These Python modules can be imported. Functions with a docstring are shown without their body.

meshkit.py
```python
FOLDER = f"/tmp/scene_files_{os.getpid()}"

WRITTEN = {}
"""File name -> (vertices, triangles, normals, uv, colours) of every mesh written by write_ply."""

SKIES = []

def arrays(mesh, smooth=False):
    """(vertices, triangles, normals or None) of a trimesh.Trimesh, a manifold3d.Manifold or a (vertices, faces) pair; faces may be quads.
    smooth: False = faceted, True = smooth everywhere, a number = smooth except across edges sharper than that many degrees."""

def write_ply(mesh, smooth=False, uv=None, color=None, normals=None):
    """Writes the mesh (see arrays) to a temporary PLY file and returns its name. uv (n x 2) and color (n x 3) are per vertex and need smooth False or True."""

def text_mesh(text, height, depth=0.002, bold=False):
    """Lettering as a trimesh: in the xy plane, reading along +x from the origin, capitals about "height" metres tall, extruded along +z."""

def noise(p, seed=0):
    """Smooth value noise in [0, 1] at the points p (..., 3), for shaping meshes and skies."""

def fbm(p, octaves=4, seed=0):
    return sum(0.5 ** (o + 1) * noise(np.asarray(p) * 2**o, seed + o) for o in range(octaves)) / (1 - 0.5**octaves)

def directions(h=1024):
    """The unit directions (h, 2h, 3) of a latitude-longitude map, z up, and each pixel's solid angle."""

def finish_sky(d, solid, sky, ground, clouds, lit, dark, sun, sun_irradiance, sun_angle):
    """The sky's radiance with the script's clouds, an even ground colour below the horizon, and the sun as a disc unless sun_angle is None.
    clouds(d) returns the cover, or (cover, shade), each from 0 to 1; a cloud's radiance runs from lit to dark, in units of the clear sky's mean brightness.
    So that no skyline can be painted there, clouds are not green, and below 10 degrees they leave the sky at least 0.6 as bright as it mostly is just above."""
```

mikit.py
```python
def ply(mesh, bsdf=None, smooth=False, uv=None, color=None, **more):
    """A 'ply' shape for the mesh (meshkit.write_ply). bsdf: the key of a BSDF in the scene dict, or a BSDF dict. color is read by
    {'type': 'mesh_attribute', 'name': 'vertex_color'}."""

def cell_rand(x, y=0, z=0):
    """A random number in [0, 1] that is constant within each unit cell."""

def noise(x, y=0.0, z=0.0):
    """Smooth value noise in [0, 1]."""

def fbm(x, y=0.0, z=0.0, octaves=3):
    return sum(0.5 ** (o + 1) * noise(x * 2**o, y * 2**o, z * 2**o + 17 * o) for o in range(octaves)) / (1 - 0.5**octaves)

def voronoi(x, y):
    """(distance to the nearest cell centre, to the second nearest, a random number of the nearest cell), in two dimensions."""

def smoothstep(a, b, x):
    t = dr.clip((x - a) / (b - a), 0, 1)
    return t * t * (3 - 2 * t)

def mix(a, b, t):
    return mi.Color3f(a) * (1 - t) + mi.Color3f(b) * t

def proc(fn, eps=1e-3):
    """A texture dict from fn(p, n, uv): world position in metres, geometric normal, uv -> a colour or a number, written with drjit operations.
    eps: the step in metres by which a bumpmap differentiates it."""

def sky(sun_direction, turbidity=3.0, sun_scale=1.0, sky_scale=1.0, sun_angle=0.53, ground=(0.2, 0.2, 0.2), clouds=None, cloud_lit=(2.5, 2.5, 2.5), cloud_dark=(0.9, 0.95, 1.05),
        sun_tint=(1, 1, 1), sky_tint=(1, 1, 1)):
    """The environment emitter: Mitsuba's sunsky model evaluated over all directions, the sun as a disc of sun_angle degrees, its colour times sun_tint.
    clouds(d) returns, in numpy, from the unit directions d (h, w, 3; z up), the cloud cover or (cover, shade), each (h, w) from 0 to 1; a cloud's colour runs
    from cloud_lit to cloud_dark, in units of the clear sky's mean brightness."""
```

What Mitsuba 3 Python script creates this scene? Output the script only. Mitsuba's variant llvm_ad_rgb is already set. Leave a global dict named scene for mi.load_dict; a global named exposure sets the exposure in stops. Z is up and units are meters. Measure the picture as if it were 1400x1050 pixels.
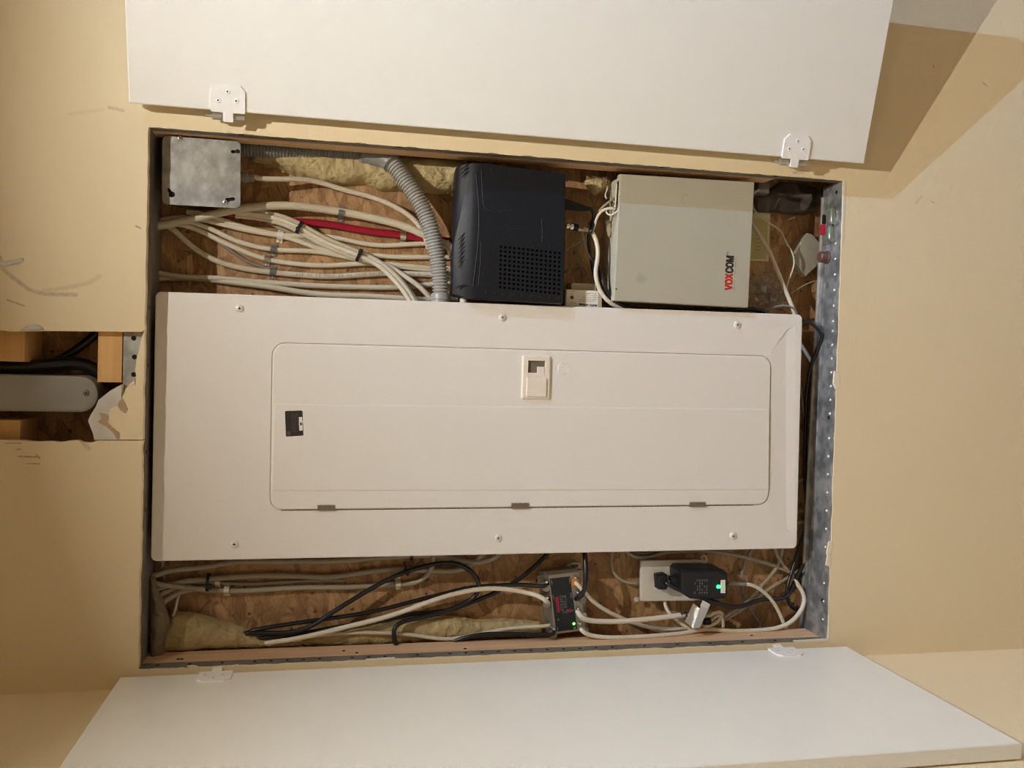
import math, numpy as np, trimesh, manifold3d as m3, shapely, drjit as dr
import mitsuba as mi, mikit, meshkit
from shapely.geometry import Polygon, LineString, Point, box as sbox
from shapely.ops import unary_union
from scipy.interpolate import CubicSpline
from scipy.spatial import Delaunay
T = mi.ScalarTransform4f
scene, labels = {}, {}
rng = np.random.default_rng(7)
ZC = 1.35
# ---- frame: the room is built in wall coordinates (u = metres below the panel's centre, v = metres to the right, w = metres out of the wall)
# world: x = v, y = -w, z = ZC - u.  The photograph was taken with the phone on its side, so the picture's left is the room's up.
MAT = np.array([[0, 1, 0], [0, 0, -1], [-1, 0, 0.0]])
def world(P):
    return np.asarray(P, float) @ MAT.T + [0, 0, ZC]
FOC = 1187.0
RM = np.array([[0.9791297, 0.0271804, 0.2014106], [0.0227242, -0.9994439, 0.0244045], [0.2019619, -0.0193183, -0.9792028]])
CAM = np.array([-0.246592, 0.095516, 1.251038])
def at(x, y, w):
    d = RM.T @ np.array([(x - 700) / FOC, (y - 525) / FOC, 1.0])
    return CAM + d * (w - CAM[2]) / d[2]
def at2(x, y, w):
    return at(x, y, w)[:2]
_o, _f, _up = world(CAM), MAT @ RM[2], MAT @ -RM[1]
scene['camera'] = {'type': 'perspective', 'fov': math.degrees(2 * math.atan(700 / FOC)), 'fov_axis': 'x', 'near_clip': 0.01, 'far_clip': 50,
                   'to_world': T().look_at(origin=list(map(float, _o)), target=list(map(float, _o + _f)), up=list(map(float, _up)))}
# ---- light: a grid of recessed ceiling lights (all out of the frame), warm, one with a cooler bulb
exposure = 0.0
CEIL_U = -1.12
LIGHTS = [  # v, w, intensity colour, beam, cutoff
    (0.47, 0.74, 8.3 * np.array([1.0, 0.955, 0.865]), 16, 63.5),
    (1.46, 0.70, np.array([4.9, 8.0, 13.0]), 18, 69),
    (0.47, 1.84, 1.7 * np.array([1.0, 0.80, 0.55]), 18, 66),
]

# ---- materials
def rgb(c):
    return {'type': 'rgb', 'value': [float(x) for x in c]}
def princ(key, c, rough=0.5, spec=0.5, metal=0.0, **k):
    c = c if isinstance(c, dict) else rgb(c)
    scene[key] = {'type': 'twosided', 'bsdf': {'type': 'principled', 'base_color': c, 'roughness': rough, 'specular': spec, 'metallic': metal, **k}}
    return key
def bump(key, c, fn, scale, rough=0.5, spec=0.5, metal=0.0, eps=1e-3, **k):
    c = c if isinstance(c, dict) else rgb(c)
    scene[key] = {'type': 'twosided', 'bsdf': {'type': 'bumpmap', 'arbitrary': mikit.proc(fn, eps), 'scale': scale,
                  'bsdf': {'type': 'principled', 'base_color': c, 'roughness': rough, 'specular': spec, 'metallic': metal, **k}}}
    return key
def uvw(p):
    return ZC - p.z, p.x, -p.y
def seg(u, v, a, b):
    ax, ay = float(a[0]), float(a[1]); bx, by = float(b[0]) - ax, float(b[1]) - ay
    L = bx * bx + by * by + 1e-12
    t = dr.clip(((u - ax) * bx + (v - ay) * by) / L, 0, 1)
    return dr.sqrt(dr.square(u - ax - t * bx) + dr.square(v - ay - t * by))
SCUFFS = [([(0, 352), (4, 368), (20, 381), (40, 396), (60, 402), (104, 403)], 2.6, .42), ([(60, 398), (100, 392), (125, 385), (136, 378)], 3.0, .22), ([(10, 410), (33, 418)], 1.2, .5), ([(150, 147), (168, 151)], 2.2, .35),
          ([(95, 156), (140, 150)], 2.5, .12), ([(186, 309), (192, 312)], 1.3, .6), ([(8, 606), (28, 606)], .9, .6), ([(22, 615), (28, 614)], .8, .6), ([(25, 624), (54, 625)], 1.0, .75), ([(50, 622), (54, 627)], 1.1, .6),
          ([(37, 634), (54, 634)], .9, .6), ([(1344, 113), (1349, 117)], 1.4, .45), ([(1252, 278), (1260, 268)], 2.0, .25), ([(1273, 275), (1277, 277)], 1.4, .3), ([(1086, 236), (1097, 236)], 2.6, .35), ([(114, 605), (121, 613)], 3.0, .4), ([(1276, 89), (1277, 92)], 1.4, .4)]
SC = [(at2(*a, 0), at2(*b, 0), r * .00105, s) for pts, r, s in SCUFFS for a, b in zip(pts[:-1], pts[1:])]
def wall_col(p, n, uv):
    u, v, w = uvw(p)
    c = mikit.mix((.735, .615, .41), (.765, .645, .44), mikit.fbm(u * 6, v * 6, w * 6, 3))
    k = mi.Float(0)
    for a, b, r, s in SC:
        d = seg(u, v, a, b)
        k = dr.maximum(k, .75 * s * (1 - mikit.smoothstep(r * .4, r * 1.5, d)) * (.65 + .7 * mikit.noise(u * 400, v * 400)))
    k = dr.select(w > -.002, dr.minimum(k, .85), 0)
    return mikit.mix(c, (.12, .09, .07), k)
def orange_peel(p, n, uv):
    return mikit.fbm(p.x * 260, p.y * 260, p.z * 260, 2)
bump('paint_wall', mikit.proc(wall_col), orange_peel, .0004, rough=.6, spec=.3)
bump('paint_white', (.78, .73, .65), orange_peel, .0003, rough=.6)
princ('carpet', (.26, .185, .125), .95, .1)
def melamine(p, n, uv):
    return mikit.mix((.765, .75, .70), (.785, .77, .72), mikit.fbm(p.x * 30, p.y * 30, p.z * 30, 2))
princ('melamine', mikit.proc(melamine), .36, .45)
princ('door_edge', (.72, .66, .58), .5)
princ('hinge_white', (.82, .80, .775), .38, .5)
def powder(p, n, uv):
    return mikit.fbm(p.x * 420, p.y * 420, p.z * 420, 2)
bump('powder_white', (.74, .70, .655), powder, .00012, rough=.45, spec=.45, eps=5e-4)
princ('plastic_ivory', (.76, .68, .59), .4)
princ('latch_pit', (.16, .13, .10), .6, .3)
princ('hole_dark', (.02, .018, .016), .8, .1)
princ('pit_black', (.002, .002, .002), .95, .0)
princ('hinge_bronze', (.20, .17, .13), .5, .5, .5)
def galv(p, n, uv):
    a = mikit.fbm(p.x * 90, p.y * 90, p.z * 90, 3)
    b = mikit.fbm(p.x * 25 + 7, p.y * 25, p.z * 25, 2)
    return mikit.mix((.24, .235, .22), (.50, .49, .46), mikit.smoothstep(.25, .75, .5 * a + .5 * b))
def galv_r(p, n, uv):
    return .42 + .25 * mikit.fbm(p.x * 70, p.y * 70, p.z * 70, 2)
princ('galvanised', mikit.proc(galv), mikit.proc(galv_r), .5, .75)
def stud_col(p, n, uv):
    a = mikit.fbm(p.x * 60, p.y * 60, p.z * 35, 3)
    return mikit.mix((.25, .262, .278), (.56, .572, .585), mikit.smoothstep(.3, .75, a))
princ('stud_metal', mikit.proc(stud_col), .42, .5, .7)
princ('chrome', (.75, .74, .72), .22, .5, 1.0)
princ('zinc', (.62, .61, .58), .34, .5, .85)
princ('brass', (.72, .40, .12), .35, .5, .8)
CHIPS = [(0.25, 17, 62, 0), (1.45, 20, 58, 3.1), (-.6, 18, 60, 7.7), (1.2, 24, 70, 12.3), (2.0, 20, 64, 17.1), (1.6, 28, 90, 23.9)]
def osb(p, n, uv):
    u, v, w = uvw(p)
    c = mi.Color3f(.34, .185, .088) * (.75 + .5 * mikit.fbm(u * 40, v * 160, 0, 3))
    for i, (ang, f, g, o) in enumerate(CHIPS):
        ca, sa = math.cos(ang), math.sin(ang)
        x = (u * ca + v * sa) * f + o + .5 * mikit.noise(u * 30 + o, v * 30)
        y = (-u * sa + v * ca) * g + 2 * o + .7 * mikit.noise(u * 26, v * 26 + o)
        d1, d2, r = mikit.voronoi(x, y)
        grain = mikit.fbm(x * 2.2, y * 9, o, 3)
        col = mikit.mix((.21, .105, .046), (.58, .36, .18), dr.clip(.72 * mikit.cell_rand(r * 977, i) + .70 * grain - .24, 0, 1))
        on = dr.select(r > .55, 1.0, 0.0) * (.55 + .45 * mikit.noise(u * 45 + o, v * 45)) * mikit.smoothstep(.02, .22, d2 - d1)
        shade = 1 - .30 * dr.select(r > .55, 1.0, 0.0) * (1 - mikit.smoothstep(.02, .12, d2 - d1)) * mikit.noise(u * 60, v * 60)
        c = mikit.mix(c, col, on) * shade
    hole = mikit.voronoi(u * 44, v * 44)
    k = dr.select(hole[2] > .80, 1.0, 0.0) * (1 - mikit.smoothstep(.05, .14, hole[0] + .12 * (mikit.noise(u * 300, v * 300) - .5)))
    return mi.Color3f(mikit.mix(c, (.10, .05, .025), k * .85))
def osb_b(p, n, uv):
    u, v, w = uvw(p)
    return mikit.fbm(u * 60, v * 160, 0, 3)
bump('osb', mikit.proc(osb), osb_b, .0012, rough=.6, spec=.3)
def wood(p, n, uv):
    u, v, w = uvw(p)
    g = mikit.fbm(u * 9, v * 160, w * 160, 3)
    q = mikit.noise(u * 3, v * 20, w * 60)
    return mikit.mix((.50, .30, .17), (.72, .49, .31), dr.clip(.75 * g + .4 * q - .1, 0, 1))
princ('pine', mikit.proc(wood), .65, .25)
def wood2(p, n, uv):
    u, v, w = uvw(p)
    g = mikit.fbm(v * 12, u * 190, w * 60, 3)
    return mikit.mix((.60, .34, .13), (.74, .46, .20), g)
princ('pine_orange', mikit.proc(wood2), .6, .3)
def fibre(p, n, uv):
    a = mikit.fbm(p.x * 90, p.y * 90, p.z * 60, 4)
    b = mikit.fbm(p.x * 22, p.y * 22, p.z * 22, 3)
    return mikit.mix((.29, .205, .10), (.60, .50, .27), dr.clip(.45 * a + .75 * b - .05, 0, 1))
def fibre_b(p, n, uv):
    return mikit.fbm(p.x * 140, p.y * 140, p.z * 140, 4)
bump('fibreglass', mikit.proc(fibre), fibre_b, .005, rough=.95, spec=.05)
def jacket(c, d=.05):
    lo, hi = tuple(float(x) * (1 - 3 * d) for x in c), tuple(float(x) * (1 + d) for x in c)
    def f(p, n, uv):
        return mikit.mix(lo, hi, mikit.fbm(p.x * 30, p.y * 30, p.z * 30, 2))
    return mikit.proc(f)
princ('cable_white', jacket((.68, .62, .50), .025), .42, .45)
princ('cable_cream', jacket((.58, .515, .395), .025), .42, .45)
princ('cable_beige', jacket((.36, .305, .225)), .45, .4)
princ('cable_grey', jacket((.24, .22, .19)), .45, .4)
princ('cable_clear', jacket((.55, .50, .42)), .3, .5)
princ('cable_red', jacket((.30, .006, .026)), .4, .45)
princ('cable_black', (.010, .010, .013), .3, .5)
princ('ink_grey', (.36, .32, .27), .6, .3)
princ('black_plastic', (.008, .009, .011), .36, .4)
princ('black_matte', (.012, .012, .013), .6, .35)
princ('navy_plastic', (.0075, .0088, .0135), .48, .32)
princ('navy_rib', (.012, .014, .020), .5, .4)
princ('pvc_grey', jacket((.34, .335, .32), .04), .35, .5)
princ('pvc_dark', jacket((.22, .22, .215), .04), .4, .5)
STAIN = at2(877, 381, -.02)
def beige(p, n, uv):
    u, v, w = uvw(p)
    c = mikit.mix((.415, .39, .305), (.44, .415, .33), mikit.fbm(u * 20, v * 20, w * 20, 2))
    d = dr.sqrt(dr.square(u - float(STAIN[0])) + dr.square(v - float(STAIN[1])) * 2.2)
    return mikit.mix(c, (.34, .29, .15), .55 * (1 - mikit.smoothstep(.004, .017, d + .006 * mikit.noise(u * 300, v * 300))))
bump('alarm_beige', mikit.proc(beige), powder, .00010, rough=.42, spec=.45, eps=5e-4)
princ('alarm_line', (.30, .27, .19), .6)
princ('ink_red', (.50, .018, .018), .5)
princ('ink_black', (.02, .018, .018), .5)
princ('label_white', (.72, .69, .62), .5)
princ('label_yellow', jacket((.52, .46, .20), .06), .55)
princ('label_border', (.62, .55, .34), .55)
princ('label_print', (.30, .27, .14), .6)
princ('vapour_film', (.20, .155, .105), .4, .4)
princ('trafo_tan', (.40, .35, .25), .5)
princ('jack_white', (.37, .35, .30), .4)
princ('outlet_white', (.62, .585, .52), .4)
princ('amp_metal', jacket((.30, .265, .215), .1), .4, .5, .6)
princ('strap_grey', (.22, .215, .21), .4, .5, .5)
princ('screw_white', (.66, .64, .60), .3, .6)
princ('ink_dim', (.12, .11, .10), .6, .3)
princ('ink_red_dim', (.27, .02, .03), .6, .3)
princ('orange_plastic', (.55, .20, .03), .4)
princ('green_led', (.02, .25, .04), .3)
princ('gypsum', jacket((.66, .62, .56), .1), .9, .1)
princ('kraft_paper', (.44, .31, .20), .9, .1)
princ('paper_edge', (.72, .64, .50), .9, .1)
princ('bead_metal', jacket((.23, .205, .175), .16), .55, .4, .3)
princ('spec_mud', (.82, .79, .73), .8, .2)
princ('brown_rubber', (.11, .055, .04), .4)
princ('red_plastic', (.48, .015, .05), .35)
princ('green_glass', jacket((.26, .30, .25), .15), .2, .6, .3)
scene['clear_film'] = {'type': 'blendbsdf', 'weight': .11, 'bsdf_0': {'type': 'thindielectric', 'int_ior': 1.4}, 'bsdf_1': {'type': 'twosided', 'bsdf': {'type': 'principled', 'base_color': rgb((.55, .52, .45)), 'roughness': .35, 'specular': .6}}}
scene['film_plastic'] = {'type': 'blendbsdf', 'weight': .62, 'bsdf_0': {'type': 'thindielectric', 'int_ior': 1.4}, 'bsdf_1': {'type': 'twosided', 'bsdf': {'type': 'principled', 'base_color': rgb((.085, .072, .063)), 'roughness': .3, 'specular': .6}}}

# ---- keys, things, parts
def num(name):
    if name not in scene and name not in labels:
        return name
    k = 1
    while f'{name}_{k:03d}' in scene or f'{name}_{k:03d}' in labels:
        k += 1
    return f'{name}_{k:03d}'
def put(key, mesh, mat, smooth=False):
    v, f, _ = meshkit.arrays(mesh)
    scene[key] = mikit.ply(trimesh.Trimesh(world(v), f, process=False), mat, smooth=smooth)
    return key
def tag(key, label, cat, group=None, kind=None):
    labels[key] = {'label': label, 'category': cat}
    if group: labels[key]['group'] = group
    if kind: labels[key]['kind'] = kind
    return key
def thing(name, label, cat, mesh=None, mat=None, smooth=False, group=None):
    key = num(name)
    if mesh is not None:
        put(key, mesh, mat, smooth)
    return tag(key, label, cat, group)
def part(parent, name, mesh, mat, smooth=False, label=None, kind=None):
    key = num(parent + '__' + name)
    put(key, mesh, mat, smooth)
    if label or kind:
        labels[key] = {}
        if label: labels[key]['label'] = label
        if kind: labels[key]['kind'] = kind
    return key
def struct(name, mesh, mat, label, cat, smooth=False):
    put(name, mesh, mat, smooth)
    return tag(name, label, cat, kind='structure')

# ---- geometry in (u, v, w)
cat = trimesh.util.concatenate
def bx(u0, u1, v0, v1, w0, w1, b=0.0):
    if b <= 0:
        m = trimesh.creation.box((u1 - u0, v1 - v0, w1 - w0)); m.apply_translation(((u0 + u1) / 2, (v0 + v1) / 2, (w0 + w1) / 2)); return m
    return bev(sbox(u0, v0, u1, v1), w0, w1, b)
def ppoly(pts, w, r=0.0, q=6):
    P = Polygon([at2(x, y, w) for x, y in pts]).buffer(0)
    if r: P = P.buffer(-r, quad_segs=q).buffer(r, quad_segs=q)
    return P
def ext(poly, w0, w1):
    gs = getattr(poly, 'geoms', [poly]); out = []
    for g in gs:
        m = trimesh.creation.extrude_polygon(g, w1 - w0, engine='earcut'); m.apply_translation((0, 0, w0)); out.append(m)
    return cat(out)
def ring_pts(poly, w):
    c = np.array(poly.exterior.coords)[:-1]
    return np.c_[c, np.full(len(c), w)]
def hull(P):
    return trimesh.convex.convex_hull(np.asarray(P))
def bev(poly, w0, w1, b):
    """a convex plate from w0 to w1 whose front edge is bevelled by b"""
    return hull(np.vstack([ring_pts(poly, w0), ring_pts(poly, w1 - b), ring_pts(poly.buffer(-.3 * b), w1 - .3 * b), ring_pts(poly.buffer(-b), w1)]))
def cyl(c, axis, r, L, n=20, r2=None, cap=0.0):
    """a turned body from point c along axis, radius r to r2, front rim rounded by cap"""
    r2 = r if r2 is None else r2
    prof = [(0, 0), (r, 0), (r2, L - cap), (r2 - .3 * cap, L - .3 * cap), (r2 - cap, L), (0, L)] if cap else [(0, 0), (r, 0), (r2, L), (0, L)]
    return lathe(c, axis, prof, n)
def lathe(c, axis, prof, n=20):
    m = trimesh.creation.revolve(np.array(prof), sections=n)
    m.apply_transform(trimesh.geometry.align_vectors([0, 0, 1], axis)); m.apply_translation(c); return m
W_ = np.array([0, 0, 1.0])
def spline(P, step=.004):
    P = np.asarray(P, float)
    s = np.r_[0, np.cumsum(np.maximum(1e-6, np.linalg.norm(np.diff(P, axis=0), axis=1)) ** .7)]
    cs = CubicSpline(s, P) if len(P) > 2 else None
    t = np.linspace(0, s[-1], 400)
    Q = cs(t) if cs else P[0] + (P[1] - P[0]) * (t / s[-1])[:, None]
    d = np.r_[0, np.cumsum(np.linalg.norm(np.diff(Q, axis=0), axis=1))]
    n = max(3, int(d[-1] / step) + 1); e = np.linspace(0, d[-1], n)
    return np.c_[[np.interp(e, d, Q[:, k]) for k in range(3)]].T, e
def sweep(Q, ra, rb=None, sides=10):
    """tube along Q: half width ra seen from the front, half depth rb; either may vary along it"""
    n = len(Q); ra = np.broadcast_to(ra, n); rb = ra if rb is None else np.broadcast_to(rb, n)
    t = np.gradient(Q, axis=0); t /= np.linalg.norm(t, axis=1, keepdims=True) + 1e-12
    b = W_ - t * (t @ W_)[:, None]; bl = np.linalg.norm(b, axis=1)
    for i in range(n):
        if bl[i] < .25:
            p = b[i - 1] if i else np.array([.3, .9, 0.1])
            b[i] = p - t[i] * (t[i] @ p)
        b[i] /= np.linalg.norm(b[i]) + 1e-12
    a = np.cross(t, b)
    ang = np.arange(sides) * 2 * np.pi / sides
    V = Q[:, None] + ra[:, None, None] * np.cos(ang)[None, :, None] * a[:, None] + rb[:, None, None] * np.sin(ang)[None, :, None] * b[:, None]
    V = np.vstack([V.reshape(-1, 3), Q[:1], Q[-1:]])
    i, j = np.meshgrid(np.arange(n - 1), np.arange(sides), indexing='ij'); j2 = (j + 1) % sides
    F = np.stack([i * sides + j, i * sides + j2, (i + 1) * sides + j2, (i + 1) * sides + j], -1).reshape(-1, 4)
    F = np.vstack([F[:, [0, 1, 2]], F[:, [0, 2, 3]]])
    k = np.arange(sides); k2 = (k + 1) % sides; base = n * sides
    F = np.vstack([F, np.c_[k2, k, np.full(sides, base)], np.c_[(n - 1) * sides + k, (n - 1) * sides + k2, np.full(sides, base + 1)]])
    m = trimesh.Trimesh(V, F, process=False)
    if m.volume < 0: m.invert()
    return m
def pts(path, w=None):
    return np.array([at(p[0], p[1], p[2] if len(p) > 2 else w) for p in path])
def tube(path, r, w=None, rb=None, step=.004, sides=10):
    Q, e = spline(pts(path, w), step)
    return sweep(Q, r, rb, sides)
def cable(label, path, r, mat, w=None, rb=None, name='cable', cat_='cable', group=None):
    return thing(name, label, cat_, tube(path, r, w, rb), mat, True, group)
def band(c, axis, ra, rb, width, th=.0008):
    """a tie or strap that goes all round: centre, cable direction, inner half sizes"""
    axis = np.array(axis, float) / np.linalg.norm(axis)
    b = W_ - axis * (axis @ W_); b /= np.linalg.norm(b); a = np.cross(axis, b)
    ang = np.linspace(0, 2 * np.pi, 25)[:-1]; V = []
    for s, k in ((-1, 0), (-1, th), (1, th), (1, 0)):
        V.append(np.array(c) + axis * s * width / 2 + (ra + k) * np.cos(ang)[:, None] * a + (rb + k) * np.sin(ang)[:, None] * b)
    V = np.vstack(V); F = []; n = 24
    for r_ in range(4):
        for j in range(n):
            p, q = r_ * n + j, r_ * n + (j + 1) % n; P, Q = ((r_ + 1) % 4) * n + j, ((r_ + 1) % 4) * n + (j + 1) % n
            F += [[p, q, Q], [p, Q, P]]
    m = trimesh.Trimesh(V, F, process=False)
    if m.volume < 0: m.invert()
    return m
def arch(c, axis, r, h, width, th=.0017, foot=.0052):
    """a cable strap: over the cable at c (on the board, h high), across axis, with two feet"""
    axis = np.array(axis, float) / np.linalg.norm(axis); a = np.cross(axis, W_)
    ang = np.linspace(0, np.pi, 11)
    out = [(r + foot, 0), (r + foot, th)] + [((r + th) * np.cos(t), max(th, (h + th) * np.sin(t))) for t in ang] + [(-r - foot, th), (-r - foot, 0)]
    inn = [(-r, 0)] + [(r * np.cos(t), h * np.sin(t)) for t in ang[::-1][1:-1]] + [(r, 0)]
    m = trimesh.creation.extrude_polygon(Polygon(out + inn).buffer(0), width, engine='earcut')
    V = np.array(m.vertices)
    V = np.array(c) + V[:, :1] * a + V[:, 1:2] * W_ + (V[:, 2:] - width / 2) * axis
    m = trimesh.Trimesh(V, m.faces, process=False)
    if m.volume < 0: m.invert()
    return m
def text_on(s, p0, p1, height, depth=.0004, bold=True, off=.0002, fat=0.0):
    """lettering from p0 to p1 (points on a face), capitals to the left of the reading direction"""
    m = meshkit.text_mesh(s, height, depth, bold); V = np.array(m.vertices)
    e1 = (p1 - p0); L = np.linalg.norm(e1); e1 = e1 / L; e2 = np.cross(W_, e1)
    k = (L - 2 * fat) / V[:, 0].max()
    out = []
    for i, (dx, dy) in enumerate([(fat * 1, 0)] if not fat else [(fat * (1 + math.cos(t)), fat * .55 * math.sin(t)) for t in np.arange(6) * math.pi / 3]):
        out.append(trimesh.Trimesh(p0 + (V[:, :1] * k + dx) * e1 + (V[:, 1:2] + dy) * e2 + (V[:, 2:] + off + 3e-6 * i) * W_, m.faces, process=False))
    return cat(out)
def pillow(poly, w0, h, edge, amp, step=.005, seed=0, back=.004, freq=60, ridge=False):
    """a lumpy soft mass: outline poly at depth w0, rising to h with rounded edges and uneven by amp"""
    minx, miny, maxx, maxy = poly.bounds
    g = np.stack(np.meshgrid(np.arange(minx, maxx, step), np.arange(miny, maxy, step)), -1).reshape(-1, 2)
    g = g + np.random.default_rng(seed).uniform(-.3, .3, g.shape) * step
    g = g[shapely.contains_xy(poly.buffer(-step * .5), g[:, 0], g[:, 1])]
    L = poly.exterior.length; b = np.array([poly.exterior.interpolate(s).coords[0] for s in np.arange(0, L, step)])
    P = np.vstack([b, g]); tri = Delaunay(P).simplices
    c = P[tri].mean(1); tri = tri[shapely.contains_xy(poly, c[:, 0], c[:, 1])]
    d = shapely.distance(poly.exterior, shapely.points(P)); d[:len(b)] = 0
    k = np.sqrt(np.clip(1 - (1 - np.clip(d / edge, 0, 1)) ** 2, 0, 1))
    nz = meshkit.fbm(np.c_[P * freq, np.full(len(P), seed * 3.3)], 4, seed) - .5
    if ridge:
        nz = .35 - np.abs(meshkit.noise(np.c_[P * freq, np.full(len(P), seed * 1.7)], seed) - .5) * 1.6 - np.abs(meshkit.noise(np.c_[P * freq * 2.3, np.full(len(P), seed * 5.1)], seed + 1) - .5) * .8
    wf = w0 + k * (h + amp * 2 * nz); wb = w0 - back * k
    V = np.vstack([np.c_[P, wf], np.c_[P, wb]]); n = len(P)
    a, e = P[tri[:, 1]] - P[tri[:, 0]], P[tri[:, 2]] - P[tri[:, 0]]
    tri = np.where((a[:, 0] * e[:, 1] - a[:, 1] * e[:, 0])[:, None] < 0, tri[:, ::-1], tri)
    back_f = tri[:, ::-1] + n; back_f = np.where(back_f - n < len(b), back_f - n, back_f)
    return trimesh.Trimesh(V, np.vstack([tri, back_f]), process=False)
def screw(parent, x, y, w, r, h=.0016, mat='zinc', cross=True, name='screw'):
    c = at(x, y, w)
    k = part(parent, name, lathe(c - W_ * .0006, W_, [(0, 0), (r, 0), (r, .0006), (r * .86, h * .7 + .0006), (r * .55, h + .0006), (0, h * 1.12 + .0006)], 18), mat, 35)
    if cross and parent.count('__') < 1:
        s = r * .34
        part(k, 'recess', cat([bx(c[0] - s, c[0] + s, c[1] - s * .3, c[1] + s * .3, w + h * .8, w + h * 1.16), bx(c[0] - s * .3, c[0] + s * .3, c[1] - s, c[1] + s, w + h * .8, w + h * 1.16)]), 'hole_dark')
    return k

# ======================================================== the room
OPEN = [(203.6, 172.9), (1153, 248), (1131.5, 876), (190, 915)]
O = np.array([at2(x, y, 0) for x, y in OPEN])
U0, U1, V0, V1 = -.497, .539, -.329, .405
def rough_rect(u0, u1, v0, v1, amp, seed):
    r = np.random.default_rng(seed); P = []
    for a, b in (((u0, v0), (u1, v0)), ((u1, v0), (u1, v1)), ((u1, v1), (u0, v1)), ((u0, v1), (u0, v0))):
        a, b = np.array(a), np.array(b); n = int(np.linalg.norm(b - a) / .007)
        d = (b - a) / np.linalg.norm(b - a); nrm = np.array([-d[1], d[0]])
        j = np.convolve(r.normal(0, 1, n + 2), [.25, .5, .25], 'same')[:n]; j[0] = 0
        P += [tuple(a + (b - a) * i / n - nrm * abs(j[i]) * amp) for i in range(n)]
    return Polygon(P).buffer(0)
opening = rough_rect(U0, U1, V0, V1, .0011, 3)
HOLE = [(-40, 450.5), (0, 451.5), (14, 453.2), (60, 452.3), (134, 453), (193, 453.6), (196.4, 451.6), (197.2, 452.4), (195.6, 456), (192.5, 466), (190, 479), (187, 488), (185, 505), (186, 516), (185, 527), (184.5, 527), (183.6, 516), (183, 505), (184.6, 519),
        (178.5, 524), (172, 531), (167, 543), (165.5, 546), (166.3, 525.5), (151, 534), (134.5, 547), (131, 556), (124.5, 566.5), (120.5, 575), (124, 585), (127, 592), (129, 601.3), (196.5, 601.2), (196.5, 602.4), (132, 602.4), (128, 604.5), (121, 605.8), (112, 605), (106, 602.2), (94, 602.8), (82, 605), (68, 603.5), (50, 604.3), (30, 602.5), (-40, 602)]
hole = ppoly(HOLE, 0)
CE, FL = CEIL_U, ZC
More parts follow.
